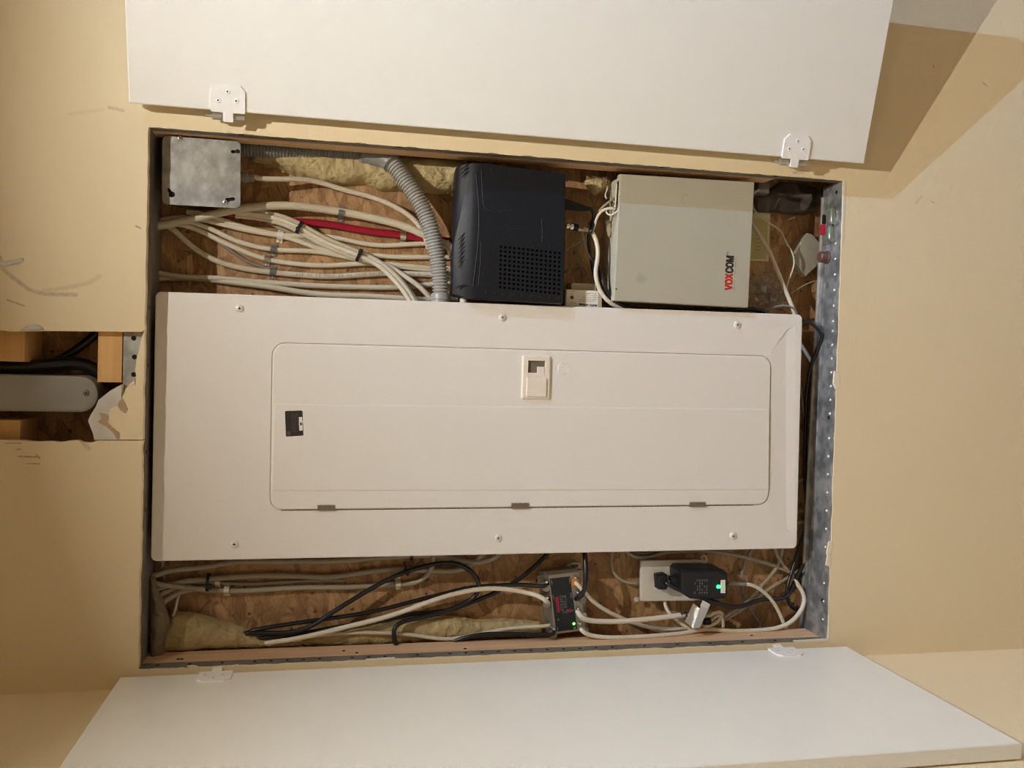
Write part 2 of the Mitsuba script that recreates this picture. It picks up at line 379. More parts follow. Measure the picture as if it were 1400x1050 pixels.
wall = sbox(CE - .1, -.5, FL + .1, 2.6).difference(opening).difference(hole)
struct('wall_back', ext(wall, -.0127, 0), 'paint_wall', 'cream painted drywall around the panel recess', 'wall')
struct('wall_left', bx(CE - .1, FL + .1, -.5, -.356, 0, 3.0), 'paint_wall', 'cream side wall that the lower door lies against', 'wall')
struct('wall_right', bx(CE - .1, FL + .1, 2.6, 2.7, -.1, 3.0), 'paint_wall', 'cream wall on the far right of the room', 'wall')
struct('wall_front', bx(CE - .1, FL + .1, -.5, 2.7, 3.0, 3.1), 'paint_wall', 'cream wall behind the camera', 'wall')
struct('ceiling', bx(CE - .1, CE, -.5, 2.7, -.0127, 3.1), 'paint_white', 'white ceiling', 'ceiling')
struct('floor', bx(FL, FL + .1, -.5, 2.7, -.0127, 3.1), 'carpet', 'brown carpeted floor', 'floor')
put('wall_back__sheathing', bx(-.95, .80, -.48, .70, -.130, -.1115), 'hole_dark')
# torn drywall at the hole
tp = part('wall_back', 'torn_gypsum', ext(ppoly([(166.3, 525.5), (151, 534), (134.5, 547), (131, 556), (124.5, 566.5), (120.5, 575), (124, 585), (127, 592), (129, 601), (160, 600), (155, 590), (150, 580), (148.5, 567), (151, 558), (158, 556), (163, 552), (166, 546)], 0), -.001, .0006), 'gypsum', label='grey gypsum core where the wall paper is torn off')
part('wall_back', 'torn_paper', ext(unary_union([ppoly([(135.5, 564), (145, 566), (149, 569), (147, 577), (155, 585), (163.5, 592), (163, 600.5), (160, 600), (154, 591), (145, 583), (134, 577), (139, 572)], 0), ppoly([(163, 548), (168, 545), (172, 553), (174.5, 559), (171, 565), (165, 561), (161, 555)], 0)]), 0, .0011), 'kraft_paper', label='brown torn paper')
part('wall_back', 'spackle', pillow(ppoly([(28, 452.2), (33, 447), (41, 443.5), (49, 443), (57, 446), (61, 451.5), (50, 452)], 0), .0002, .0014, .006, .001, .0025, 5, .0004), 'gypsum', True, 'grey crumbled paint at the edge of the hole')
part('wall_back', 'paint_flake', pillow(ppoly([(-2, 356), (8, 357.5), (24, 354), (32, 352.5), (34, 356), (28, 361), (14, 363.5), (-2, 366)], 0), .0002, .003, .006, .0015, .003, 6, .0004), 'gypsum', True, 'grey crumbled anchor hole in the wall')
# white paper and filler chips along the edge of the recess
for P in ([(1152.5, 246), (1156, 246), (1153, 330), (1150.5, 330)], [(1141, 507), (1147, 512), (1148, 528), (1143, 533), (1139.5, 524)], [(1133.5, 741), (1138, 739), (1136.5, 754), (1132, 763), (1130.5, 756)], [(1131.5, 762), (1136.5, 758), (1134.5, 775), (1129.5, 773)], [(1085, 876.2), (1131, 873.4), (1133, 868), (1134, 877), (1110, 878), (1086, 878.6)],
          [(255, 911.4), (262, 909.8), (275, 911.8), (262, 914.5)], [(316, 909.3), (326, 908.6), (318, 911.7)], [(500, 901.6), (540, 899.2), (541, 901.5), (500, 903.6)], [(1132.5, 842), (1134.6, 842), (1134, 866), (1132, 866)]):
    part('wall_back', 'paper_chip', ext(ppoly(P, 0), -.003, .0007), 'paper_edge')
part('wall_back', 'corner_bead', bx(U0 - .001, U1 + .001, V1 - .0002, V1 + .0010, -.017, -.0006), 'bead_metal', label='dark dented metal edge along the top of the recess in the picture')
part('wall_back', 'corner_bead', bx(U0 - .001, U1 + .001, V0 - .0010, V0 + .0002, -.020, -.0006), 'bead_metal', label='grey perforated metal edge along the lower side of the recess in the picture')
kb = 'wall_back__corner_bead_001'
for i, x in enumerate(list(np.arange(213, 1100, 22.4))):
    c = (at(x, 915 - (x - 190) * 39 / 941.5, 0) + 0)[0]
    if i % 2 == 0 or rng.random() < .5:
        part(kb, 'nail_hole', bx(c - .0022, c + .0022, V0 + .0001, V0 + .0005, -.0125, -.0085), 'hole_dark')
for x in (330, 430, 545, 600, 690, 780, 905, 1060):
    c = at(x, 172.9 + (x - 203.6) * .0791, 0)[0]
    part('wall_back__corner_bead', 'dent', pillow(Polygon([(c - .004, V1 - .001), (c + .004, V1 - .0014), (c + .003, V1 + .001), (c - .003, V1 + .001)]), -.001, .0012, .002, .0005, .0015, int(x), .0005), 'hole_dark', True)

# backing board of the recess, framing
thing('osb_board', 'tan oriented strand board at the back of the recess behind the cables', 'board', bx(-.93, .66, -.42, .47, -.1112, -.100), 'osb')
k = thing('framing_lumber', 'pinkish pine framing timber along the lower side of the recess', 'timber', bx(-.60, .62, V0 - .038, V0, -.067, -.0128, .001), 'pine')
for x, y in ((243, 901), (248, 908), (470, 893), (488, 888.6), (636, 889), (1032, 868)):
    part(k, 'nail_dent', cyl(np.array([at(x, y, -.03)[0], V0 - .001, -.03 - .02 * rng.random()]), np.array([0, 1.0, 0]), .0026, .0012, 10), 'hole_dark', True)
thing('framing_lumber', 'brown timber strip along the upper side of the recess above the modem', 'timber', bx(-.60, .43, V1, V1 + .038, -.052, -.0128, .001), 'pine')
k = thing('steel_stud', 'grey galvanised steel stud along the right edge of the recess', 'stud')
face = Polygon([(V1 + .0005, -.0014), (V1 + .0005, -.0545), (.389, -.055), (-.345, -.079), (-.40, -.079), (-.40, -.014), (V0 - .0005, -.014), (V0 - .0005, -.0014)])
m = trimesh.creation.extrude_polygon(face, .0015, engine='earcut'); V = np.array(m.vertices)
part(k, 'web', trimesh.Trimesh(np.c_[U1 - .0012 + V[:, 2], V[:, 0], V[:, 1]], m.faces[:, ::-1] if m.volume < 0 else m.faces, process=False), 'stud_metal')
def along(x_off_w, v):  # depth of the stud's back lip at height v
    return -.055 - (0.389 - v) / .734 * .024 + x_off_w
def stud_strip(d0, d1, u0, u1, v0=-.345, v1=.389):
    P = np.array([[u, v, along(d, v)] for v in (v0, v1) for u, d in ((u0, d0), (u1, d0), (u0, d1), (u1, d1))]); return hull(P)
part(k, 'lip', stud_strip(-.0005, .0012, U1 - .0045, U1 + .001), 'zinc')
part(k, 'rib', stud_strip(.016, .0185, U1 - .0018, U1), 'stud_metal')
part(k, 'rib', stud_strip(.006, .0085, U1 - .0018, U1), 'stud_metal')
for y in np.r_[np.arange(288, 440, 21.5), np.arange(452, 600, 19), np.arange(600, 860, 25)]:
    if rng.random() < .85:
        c = at(1148.5 - (y - 280) * .0335, y, 0)
        part(k, 'filler_spot', pillow(Polygon([(0, -.0018), (.0045, -.0012), (.005, .0011), (.0008, .0017)]).buffer(.0004), 0, .0008, .0016, .0004, .0012, int(y), .0002).apply_transform(np.array([[0, 0, -1, U1 - .0012], [0, 1, 0, c[1]], [1, 0, 0, -.0155], [0, 0, 0, 1.0]])), 'spec_mud', True)
for x, y in ((1145, 262), (1133.5, 571), (1124, 822)):
    c = at(x, y, -.012)
    part(k, 'punched_hole', cyl(np.array([U1 - .0012, c[1], -.016]), np.array([-1.0, 0, 0]), .0032, .0004, 12), 'hole_dark', True)
k = thing('steel_stud', 'dark steel stud along the left edge of the recess', 'stud', bx(U0 - .0015, U0 + .0006, V0 - .05, V1 + .05, -.098, -.0128), 'bead_metal')
for y in (420, 500, 620, 700):
    c = at(205, y, 0)
    part(k, 'punched_hole', cyl(np.array([U0 + .0005, c[1], -.02]), np.array([1.0, 0, 0]), .003, .0004, 12), 'hole_dark', True)

# inside the hole at the left
thing('stud_block', 'orange pine stud standing at the right end of the wall hole', 'timber', bx(at(135, 500, -.02)[0], at(168.3, 500, -.02)[0], .06, .20, -.10, -.0135, .001), 'pine_orange')
k = thing('steel_track', 'grey steel strip with holes between the orange stud and the torn drywall', 'stud', bx(at(168.3, 500, -.014)[0], U0 - .004, .04, .20, -.0155, -.0135), 'galvanised')
for x, y in ((182.8, 462.3), (183.9, 488), (182.8, 512)):
    part(k, 'punched_hole', lathe(at(x, y, -.0135) - W_ * .0002, W_, [(0, 0), (.0033, 0), (.0033, .0005), (0, .0005)], 14), 'hole_dark')
thing('stud_block', 'small orange wood block at the upper left of the wall hole', 'timber', bx(-.80, at(38, 470, -.04)[0], at(0, 494, -.03)[1], at(0, 440, -.03)[1], -.10, -.028, .0012), 'pine_orange')
thing('stud_block', 'small orange wood block at the lower left of the wall hole', 'timber', bx(-.80, at(31, 590, -.04)[0], at(0, 612, -.03)[1], at(0, 574.5, -.03)[1], -.10, -.030, .0012), 'pine_orange')
c0, c1 = at(-60, 510, -.028), at(134, 564.5, -.028)
ob = sbox(c0[0], c1[1], c1[0], c0[1]); ob = unary_union([sbox(c0[0], c1[1], c1[0] - .027, c0[1]), sbox(c0[0], c1[1], c1[0], c0[1]).buffer(-.024).buffer(.024, quad_segs=10)])
k = thing('conduit_body', 'grey rounded metal conduit body lying in the wall hole', 'conduit body', bev(ob, -.075, -.028, .004), 'pvc_grey', 25)
screw(k, 118, 537.5, -.028, .0042, .0012, 'hinge_bronze')
cable('thick black cable above the grey conduit body in the wall hole', [(-60, 502, -.06), (20, 502, -.055), (60, 500, -.055), (100, 497, -.06), (125, 503, -.065), (140, 525, -.07)], .009, 'cable_black')
cable('black cable rising behind the conduit body to the top of the wall hole', [(60, 502, -.08), (90, 487, -.085), (115, 470, -.088), (150, 440, -.09)], .006, 'cable_black')

# ======================================================== cupboard doors
def hinge(parent, M, uc, gap):
    """butterfly hinge on the door's inner face; M maps (along hinge u, across the door, out of the face) to the room"""
    def X(m):
        m = m.copy(); V = np.array(m.vertices); m.vertices = M(V); 
        if m.volume < 0: m.invert()
        return m
    pl = Polygon([(-.022, -.002), (-.022, .026), (-.015, .034), (.015, .034), (.022, .026), (.022, -.002), (.0065, -.002), (.0065, -.014), (-.0065, -.014), (-.0065, -.002)]).buffer(-.0015).buffer(.0015)
    m = ext(pl, 0, .0022); m.apply_translation((uc, 0, 0))
    key = part(parent, 'hinge', X(m), 'hinge_white', label='white metal hinge plate')
    for a, b in ((0, .0245), (-.012, .0125), (.011, .0135)):
        c = lathe(np.array([uc + a, b, .0018]), W_, [(0, 0), (.0028, 0), (.0034, .0006), (.0022, .0009), (0, .0004)], 14)
        part(key, 'screw', X(c), 'hinge_white', True)
        part(key, 'screw_recess', X(cyl(np.array([uc + a - .0006, b + .0004, .0022]), W_, .0011, .0005, 8)), 'hole_dark')
    for s in (-1, 1):
        kn = trimesh.creation.cylinder(.0048, .0125, sections=14); kn.apply_transform(trimesh.geometry.align_vectors([0, 0, 1], [1, 0, 0])); kn.apply_translation((uc + s * .0145, -.0075, -.006))
        part(key, 'knuckle', X(kn), 'zinc', 30)
    pin = trimesh.creation.cylinder(.0022, .052, sections=10); pin.apply_transform(trimesh.geometry.align_vectors([0, 0, 1], [1, 0, 0])); pin.apply_translation((uc - .004, -.0075, -.008))
    part(key, 'pin', X(pin), 'zinc', True)
    m = ext(sbox(uc - .026, -.016, uc + .026, -.004), -.0235 if gap is None else gap, -.011)
    return key
TH = math.radians(14.9)
WH = .030
def up_map(V):
    c, s = math.cos(TH), math.sin(TH); e = np.array([0, c, s]); n = np.array([0, -s, c])
    return np.array([0, .427, WH]) + V[:, :1] * [1.0, 0, 0] + V[:, 1:2] * e + V[:, 2:] * n
def lo_map(V):
    return np.array([0, -.3345, .014]) + V[:, :1] * [1.0, 0, 0] + V[:, 1:2] * [0, 0, 1.0] + V[:, 2:] * [0, 1.0, 0]
def slab(u0, u1, L, T_, M, b=.0012):
    P = []
    for z, i in ((0, b), (-b, 0), (-T_ + b, 0), (-T_, b)):
        P += [(u0 + i, i, z), (u1 - i, i, z), (u1 - i, L - i, z), (u0 + i, L - i, z)]
    return hull(M(np.array(P)))
k = thing('cupboard_door', 'white cupboard door swung open at the top of the picture, hinges along its lower edge', 'cupboard door', slab(-.516, .555, .364, .0185, up_map), 'melamine')
hinge(k, up_map, at(312, 150, .03)[0], None)
hinge(k, up_map, at(1086, 205, .03)[0] + .001, None)
k = thing('cupboard_door', 'white cupboard door opened flat against the side wall at the bottom of the picture', 'cupboard door', slab(-.5175, .5645, .3592, .0195, lo_map), 'melamine')
hinge(k, lo_map, at(296, 920, .01)[0], None)
hinge(k, lo_map, at(1066, 888, .01)[0], None)

# ======================================================== electrical panel
k = thing('electrical_panel', 'large white breaker panel cover with a hinged door in the middle of the recess', 'electrical panel')
P_ = k
cov = Polygon([(-.4904, .1872), (.4935, .1932), (.4975, -.1862), (-.4898, -.1890)]).buffer(-.008).buffer(.008, quad_segs=8)
body = bev(cov, -.038, -.030, .0016)
def man(m):
    return m3.Manifold(m3.Mesh(vert_properties=np.asarray(m.vertices, np.float32), tri_verts=np.asarray(m.faces, np.uint32)))
ua = [at(1051, y, -.030) for y in (486, 696)]; ub = [at(1075, y, -.030) for y in (452, 724)]; uc = [at(1087, y, -.030) for y in (446, 730)]
wedge = hull(np.array([[ua[0][0], ua[0][1], -.0300], [ua[1][0], ua[1][1], -.0300], [ub[0][0], ub[0][1], -.0315], [ub[1][0], ub[1][1], -.0315], [uc[0][0], uc[0][1], -.0300], [uc[1][0], uc[1][1], -.0300], [ub[0][0], ub[0][1], -.028], [ua[0][0], ua[0][1], -.029], [ua[1][0], ua[1][1], -.029], [ub[1][0], ub[1][1], -.028]]))
dp = ppoly([(373, 469), (1054, 487.5), (1050.5, 689.5), (369.5, 697)], -.029)
dp = dp.buffer(-.018).buffer(.018, quad_segs=10)
groove = ext(dp.buffer(.0015).difference(dp.buffer(-.0008)), -.0322, -.0285)
mm = (man(body) - man(wedge) - man(groove)).to_mesh()
part(k, 'cover', trimesh.Trimesh(mm.vert_properties[:, :3], mm.tri_verts), 'powder_white')
part(k, 'tub', bx(-.465, .470, -.170, .172, -.0995, -.0382), 'pvc_grey', label='grey steel box behind the cover')
dk = part(k, 'door', bev(dp, -.0305, -.0283, .0017), 'powder_white', 20, 'white hinged door with a raised middle strip')
mid = ppoly([(374.5, 552.3), (1052, 559), (1051, 669.5), (371.5, 671.5)], -.028)
part(dk, 'raised_strip', bev(mid, -.0285, -.0272, .0013), 'powder_white', 20)
gap = ppoly([(384, 697.4), (1030, 690.3), (1030, 691.3), (384, 698.6)], -.03)
part(dk, 'seam', ext(gap, -.0302, -.02992), 'hinge_bronze')
for x0, x1, y0, y1 in ((450, 474, 690.4, 697.8), (718, 742, 687.6, 695.0), (964, 986, 686.3, 692.6)):
    hk = part(dk, 'hinge', bx(at(x0, 0, -.028)[0], at(x1, 0, -.028)[0], at((x0 + x1) / 2, y1, -.028)[1], at((x0 + x1) / 2, y0, -.028)[1], -.0302, -.0262, .0008), 'hinge_bronze')
hk = part(dk, 'emboss_ring', lathe(at(770.3, 503.3, -.0283), W_, [(.0076, -.0004), (.0084, .0005), (.0096, -.0004), (.0076, -.0004)], 28), 'powder_white', 40)
# latch
a, b = at(714.5, 485.5, -.026), at(751.5, 546, -.026)
lu0, lu1, lv0, lv1 = a[0], b[0], b[1], a[1]
L_ = lambda fu, fv: (lu0 + (lu1 - lu0) * fu, lv1 - (lv1 - lv0) * fv)
fr = bev(sbox(lu0, lv0, lu1, lv1).buffer(-.003).buffer(.003), -.0290, -.0245, .0022)
hu0, hv1 = L_(.20, .12); hu1, hv0 = L_(.80, .46)
fr2 = (man(fr) - man(bx(hu0, hu1, hv0, hv1, -.0287, -.02))).to_mesh()
lk = part(P_, 'latch', trimesh.Trimesh(fr2.vert_properties[:, :3], fr2.tri_verts), 'plastic_ivory', 20, 'ivory plastic sliding latch')
part(lk, 'recess', bx(hu0, hu1, hv0, hv1, -.0288, -.0280), 'latch_pit')
part(lk, 'tongue', bx(hu0 + (hu1 - hu0) * .55, hu1 - .0006, hv0 + .001, hv1 - (hv1 - hv0) * .40, -.0288, -.0256, .0008), 'plastic_ivory')
part(lk, 'bridge', bx(hu0 + .0003, hu1 - .0003, hv0 - .001, hv0 + (hv1 - hv0) * .18, -.0288, -.0250, .0006), 'plastic_ivory')
su0, sv1 = L_(.16, .51); su1, sv0 = L_(.86, .95)
part(lk, 'slider', bev(sbox(su0, sv0, su1, sv1).buffer(-.002).buffer(.002), -.0246, -.0222, .0010), 'plastic_ivory', 20)
# sticker
sp = ppoly([(389.5, 562), (413.6, 561.2), (415, 595.5), (391, 597)], -0.02710); sp = sp.buffer(-.002).buffer(.002)
sk = part(P_, 'sticker', ext(sp, -0.02730, -0.02695), 'ink_black', label='black rating sticker with a white box and a red dot')
part(sk, 'white_box', ext(ppoly([(408.6, 570.2), (413.3, 570), (413.8, 588.5), (409.1, 589)], -0.02690), -0.02700, -0.02680), 'label_white')
part(sk, 'barcode', ext(ppoly([(410, 577.5), (412.5, 577.5), (412.6, 581.5), (410.2, 581.7)], -0.02680), -0.02690, -0.02670), 'ink_black')
part(sk, 'red_dot', lathe(at(394.7, 592.4, -0.02700), W_, [(0, 0), (.0029, 0), (.0029, .0003), (0, .0003)], 18), 'brown_rubber')
for x in (399, 401.6, 404.2, 406.6):
    for y in np.arange(565, 592, 4.5):
        part(sk, 'print_line', ext(ppoly([(x, y), (x + .8, y), (x + .85, y + 3.4), (x + .05, y + 3.4)], -0.02690), -0.02700, -0.02685), 'brown_rubber')
for x, y in ((327.6, 421.8), (686.5, 434), (1007.7, 444), (320.5, 743.8), (680.8, 735.4), (1001.8, 732.5)):
    screw(P_, x, y, -.0300, .0056, .0028, 'screw_white')

# ======================================================== junction box (upper left)
k = thing('junction_box', 'square galvanised junction box with a blank cover in the upper left corner of the recess', 'junction box')
part(k, 'box', bx(-.478, -.388, .316, .399, -.0998, -.0345, .002), 'galvanised')
jp = Polygon([(-.4853, .4030), (-.3815, .4030), (-.3800, .3087), (-.4840, .3082)]).buffer(-.008).buffer(.008, quad_segs=8)
for x, y, rr in ((246, 184, 3.0), (324.6, 206.6, 3.0), (235.0, 265.8, 4.4), (311, 273.5, 3.2)):
    c = at(x, y, -.03); jp = jp.difference(Point(c[:2]).buffer(rr * .00092))
for a, b, ww in (((246, 186), (245, 191), .0017), ((318, 207.4), (326, 207.4), .0022), ((235, 266), (230.5, 259), .0020), ((311, 273), (319, 272), .0024)):
    jp = jp.difference(LineString([at2(*a, -.03), at2(*b, -.03)]).buffer(ww))
part(k, 'cover', ext(jp, -.0318, -.0300), 'galvanised')
part(k, 'cover_back', bx(-.477, -.389, .317, .398, -.0344, -.0330), 'hole_dark')
for x, y in ((246, 189), (308, 276.5)):
    screw(k, x, y, -.0300, .0038, .0020, 'chrome')
part(k, 'cable_clamp', lathe(np.array([-.3885, at(345, 243, -.06)[1], -.060]), np.array([1.0, 0, 0]), [(0, 0), (.010, 0), (.010, .004), (.0075, .005), (.0075, .014), (.006, .016), (.006, .024), (0, .024)], 18), 'cable_grey', 30, 'grey clamp where a white cable leaves the box')

# flexible conduit
k = thing('flexible_conduit', 'grey corrugated flexible conduit bending down beside the modem', 'conduit')
Q, e = spline(pts([(533, 220, -.066), (543, 231, -.062), (555.5, 248, -.058), (570, 270.5, -.054), (583, 296, -.052), (592.3, 326, -.052), (599, 358, -.054), (602, 386, -.056), (602.5, 408, -.058)]), .00055)
part(k, 'corrugated_tube', sweep(Q, .0118 + .0013 * np.sign(np.sin(e * 2 * np.pi / .0046)) * np.abs(np.sin(e * 2 * np.pi / .0046)) ** .5, None, 20), 'pvc_grey', 40)
part(k, 'coupling', sweep(spline(pts([(494, 209, -.074), (514, 213, -.071), (527, 217, -.068), (536, 224, -.065)]), .004)[0], .0150, None, 18), 'pvc_dark', True, 'smooth dark grey coupling')
b_ = at(602.5, 404, -.057)
part(k, 'connector', lathe(b_ + [0, .002, 0], np.array([0, -1.0, 0]), [(0, 0), (.0145, 0), (.0150, .002), (.0150, .008), (.0142, .009), (.0142, .030), (0, .030)], 20), 'pvc_grey', 30, 'smooth connector at its foot')
Q, e = spline(pts([(329, 203, -.076), (400, 205, -.076), (460, 206.5, -.076), (498, 209.5, -.074)]), .0006)
part(k, 'corrugated_run', sweep(Q, .0112 + .0012 * np.sin(e * 2 * np.pi / .0046), None, 16), 'pvc_dark', True, 'dark corrugated run to the junction box')

# fibreglass
def insulation(label, poly_px, w, h, edge, amp, seed, step=.005, fuzz=300):
    poly = ppoly(poly_px, w, .004)
    k = thing('insulation', label, 'insulation', pillow(poly, w, h, edge, amp, step, seed), 'fibreglass', True)
    r = np.random.default_rng(seed); mnx, mny, mxx, mxy = poly.bounds; S = []
    while len(S) < fuzz:
        p = np.array([r.uniform(mnx, mxx), r.uniform(mny, mxy)])
        if not poly.buffer(.003).contains(Point(p)): continue
        a = r.uniform(0, 6.28); l = r.uniform(.003, .009); d = np.array([math.cos(a), math.sin(a)]) * l
        dd = poly.exterior.distance(Point(p)); kk = math.sqrt(max(0, 1 - (1 - min(1, dd / edge)) ** 2)); z = w + kk * h + amp * .4
        c = np.array([[*(p - d / 2), z - .002], [*(p + r.normal(0, .001, 2)), z + .0006], [*(p + d / 2), z - .001]])
        S.append(sweep(c, .00018, None, 3))
    part(k, 'fibres', cat(S), 'fibreglass', kind='stuff')
insulation('yellow fibreglass insulation behind the corrugated conduit at the top of the recess', [(345, 196), (420, 205), (520, 210), (640, 218), (640, 262), (600, 266), (560, 262), (520, 262), (500, 252), (470, 255), (440, 250), (400, 240), (370, 226), (345, 222)], -.0985, .026, .02, .006, 11)
insulation('yellow fibreglass tuft beside the top left corner of the beige alarm box', [(798, 246), (815, 244), (827, 244), (832, 251), (826, 257), (820, 263), (813, 267), (806, 263), (801, 255)], -.075, .014, .008, .006, 12, .003, 160)
insulation('yellow fibreglass insulation lying in the lower left corner of the recess', [(208, 835), (226, 850), (236, 838), (243, 836), (262, 836), (285, 842), (310, 850), (335, 858), (352, 866), (375, 872), (420, 874), (455, 880), (380, 884.5), (300, 887), (240, 890), (208, 893)], -.082, .018, .018, .006, 13)
insulation('yellow fibreglass insulation under the black and white coax cables', [(395, 864), (450, 858), (500, 850), (550, 842), (585, 840), (622, 842), (650, 847), (690, 845), (740, 850), (742, 868), (690, 872), (600, 876), (520, 882), (440, 884), (400, 882)], -.088, .014, .016, .006, 14)
k = thing('vapour_barrier', 'brownish plastic vapour barrier fold in the lower left corner of the recess', 'plastic film', pillow(ppoly([(204, 786), (212, 790), (214, 806), (222, 820), (228, 838), (232, 852), (225, 880), (224, 898), (204, 902)], -.055), -.060, .010, .012, .010, .003, 15, .004, 40, True), 'vapour_film', 30)

# ======================================================== upper cables
R7, RC = .0038, .0040
cable('thick beige cable running over the fan of white cables from the left edge', [(196, 313, -.078), (211, 310, -.076), (252, 302, -.072), (300, 291, -.070), (328.6, 285.5, -.070), (388, 281, -.074), (430, 284.5, -.082), (468.6, 290, -.086), (503, 296.6, -.084), (548.6, 308, -.080), (580.6, 321, -.074), (605, 332, -.072), (619.5, 341, -.070), (628, 352, -.07)], .0060, 'cable_cream')
cable('white cable leaving the junction box clamp and curving down to the conduit', [(345, 241, -.062), (358, 244, -.064), (400, 245, -.074), (434, 248.6, -.084), (468.6, 259, -.088), (503, 268, -.088), (537, 281, -.084), (564.6, 299, -.078), (578, 317, -.076), (586, 340, -.078)], .0040, 'cable_cream')
cable('flat red cable between the white cables', [(285, 288, -.088), (319, 293, -.088), (360, 299, -.090), (408, 303.5, -.092), (434, 305, -.094), (468.6, 310, -.094), (503, 316, -.094), (546, 321, -.094), (578, 326, -.092), (600, 328, -.090), (622, 331, -.088), (640, 334, -.086)], .0056, 'cable_red', rb=.0028)
FAN = [('topmost of the horizontal white cables under the red cable', [(255, 290, -.082), (299, 298.7, -.086), (328.6, 309, -.090), (368, 318.5, -.093), (392, 322, -.093), (423, 322, -.094), (464, 326, -.094), (491, 332, -.094), (526, 335.5, -.094), (560, 334, -.094), (590, 333, -.094), (622, 335, -.094)], R7),
       ('white cable under the first pale strap that dips behind the diagonal bundle', [(215, 303, -.086), (267, 299, -.086), (310, 308, -.088), (345, 316, -.091), (383, 322.5, -.093), (400, 327, -.094), (423, 335, -.094), (453, 344, -.094), (503, 348.5, -.094), (537, 351, -.094), (590, 351.5, -.094), (622, 352, -.094)], R7),
       ('white cable passing under the second strap, a grey one', [(212, 308, -.086), (267, 306, -.088), (299, 318, -.090), (328.6, 331, -.092), (373, 341, -.094), (400, 342.5, -.094), (440, 345, -.0945), (480, 353, -.0955), (520, 360, -.0955), (560, 366, -.0955), (622, 369, -.0955)], R7),
       ('white cable passing under the third strap, a shiny one', [(212, 311, -.084), (254, 308.6, -.086), (299, 328, -.090), (338.5, 345.7, -.093), (365, 354.5, -.094), (400, 360.2, -.094), (446, 363, -.094), (491.5, 360.6, -.094), (526, 360.8, -.093), (560, 364, -.094), (622, 367, -.094)], R7),
       ('white cable with printed lettering under the lowest grey strap', [(205, 300, -.083), (236, 313.5, -.084), (264, 338, -.088), (294, 355.6, -.091), (328.6, 366, -.093), (373, 372.5, -.094), (420, 376.7, -.094), (457, 378, -.094), (514, 374.5, -.094), (590, 375.5, -.094), (622, 377, -.094)], .0043),
       ('second lowest white cable above the breaker panel', [(200, 371, -.088), (210, 372.5, -.088), (252, 379, -.089), (289, 380, -.090), (338.5, 384, -.092), (420, 390, -.093), (446, 391.4, -.094), (491.5, 392.6, -.094), (548.6, 392.6, -.094), (590, 389, -.094), (622, 388, -.094)], .0042),
       ('lowest white cable just above the breaker panel', [(200, 383, -.090), (210, 381.6, -.090), (264, 380.5, -.094), (314, 385.5, -.091), (363, 391.5, -.089), (420, 400.5, -.088), (446, 403, -.088), (491.5, 404.5, -.088), (555, 408, -.088), (622, 410, -.088)], .0042)]
for lb, path, r in FAN:
    key = cable(lb, path, r, 'cable_white' if r < .0042 else 'cable_cream', group=None)
    if 'lettering' in lb:
        ps = np.linspace(405, 572, 44)
        for j, x in enumerate(ps):
            if (j * 7) % 11 < 8:
                y = np.interp(x, [400, 420, 457, 514, 590], [375.5, 376.7, 378, 374.5, 375.5]); y0, y1 = y - 1.9, y + .9
                part(key, 'printed_mark', ext(ppoly([(x, y0), (x + 1.7, y0 - .2), (x + 1.7, y1 - rng.random()), (x, y1)], -.090), -.0903, -.0893), 'ink_grey')
cable('thin white cable slanting between the third and fourth straps', [(262, 306, -.090), (285, 321, -.092), (309, 338, -.094), (338.5, 357.5, -.096), (352, 363, -.0965), (366, 367.5, -.0965), (385, 370, -.097)], .0026, 'cable_grey')
cable('short white cable under the second bundle reaching the fan from the junction box', [(300, 287, -.090), (345, 294, -.092), (384, 312, -.095), (420, 329.5, -.096), (450, 340, -.0965)], .0034, 'cable_beige')
# diagonal bundle
ax = [(322, 290), (350, 293), (383, 300), (410, 311.5), (446, 331), (470, 341), (491, 349.5)]
def offs(path, d, w):
    P = np.array(path, float); t = np.gradient(P, axis=0); t /= np.linalg.norm(t, axis=1, keepdims=True); n = np.c_[-t[:, 1], t[:, 0]]
    return [(x, y, w) for x, y in P + n * d]
cable('upper white cable of the diagonal bundle held by two black ties', offs(ax, -4.2, -.081) + [(516, 357, -.080), (538, 374, -.078), (556, 395, -.074), (567, 413, -.070), (572, 424, -.068)], .0040, 'cable_cream')
cable('middle white cable of the diagonal bundle held by two black ties', offs(ax, 0.4, -.0765) + [(514, 361, -.078), (533, 377, -.076), (550, 396, -.072), (561, 413, -.068), (566, 424, -.066)], .0036, 'cable_white')
cable('lower white cable of the diagonal bundle that turns down to the right', offs(ax, 4.8, -.081) + [(526, 361.5, -.084), (549, 374.5, -.082), (571, 390, -.076), (585, 404, -.074), (591, 411, -.076)], .0038, 'cable_cream')
cable('thin grey wire under the diagonal bundle near the panel edge', [(505, 356, -.086), (530, 365, -.086), (549, 381, -.082), (562, 398, -.076), (571, 412, -.070), (575, 424, -.068)], .0022, 'cable_grey')
for x, y, dx, dy in ((409.5, 311, 27, 15), (491, 349, 21, 10)):
    c, d = at(x, y, -.079), at(x + dx, y + dy, -.079) - at(x, y, -.079)
    k = thing('zip_tie', 'black cable tie around the diagonal bundle, %s' % ('nearer the red cable' if x < 450 else 'nearer the conduit'), 'cable tie', band(c, d, .0090, .0068, .0050, .0011), 'black_matte', 40)
    dn = d / np.linalg.norm(d); n = np.cross(dn, W_)
    h_ = bx(-.003, .003, -.003, .003, 0, .0042, .0008); h_.apply_translation(c + n * (-.004 if x > 450 else .004) + W_ * .0065)
    part(k, 'head', h_, 'black_matte')
STR = [(383, 321, 12, 2.5, .0058, 'first'), (374, 340.5, 12, 2, .0044, 'second'), (365, 354.3, 12, 2.5, .0044, 'third'), (373, 371.5, 12, 1.2, .0050, 'fourth')]
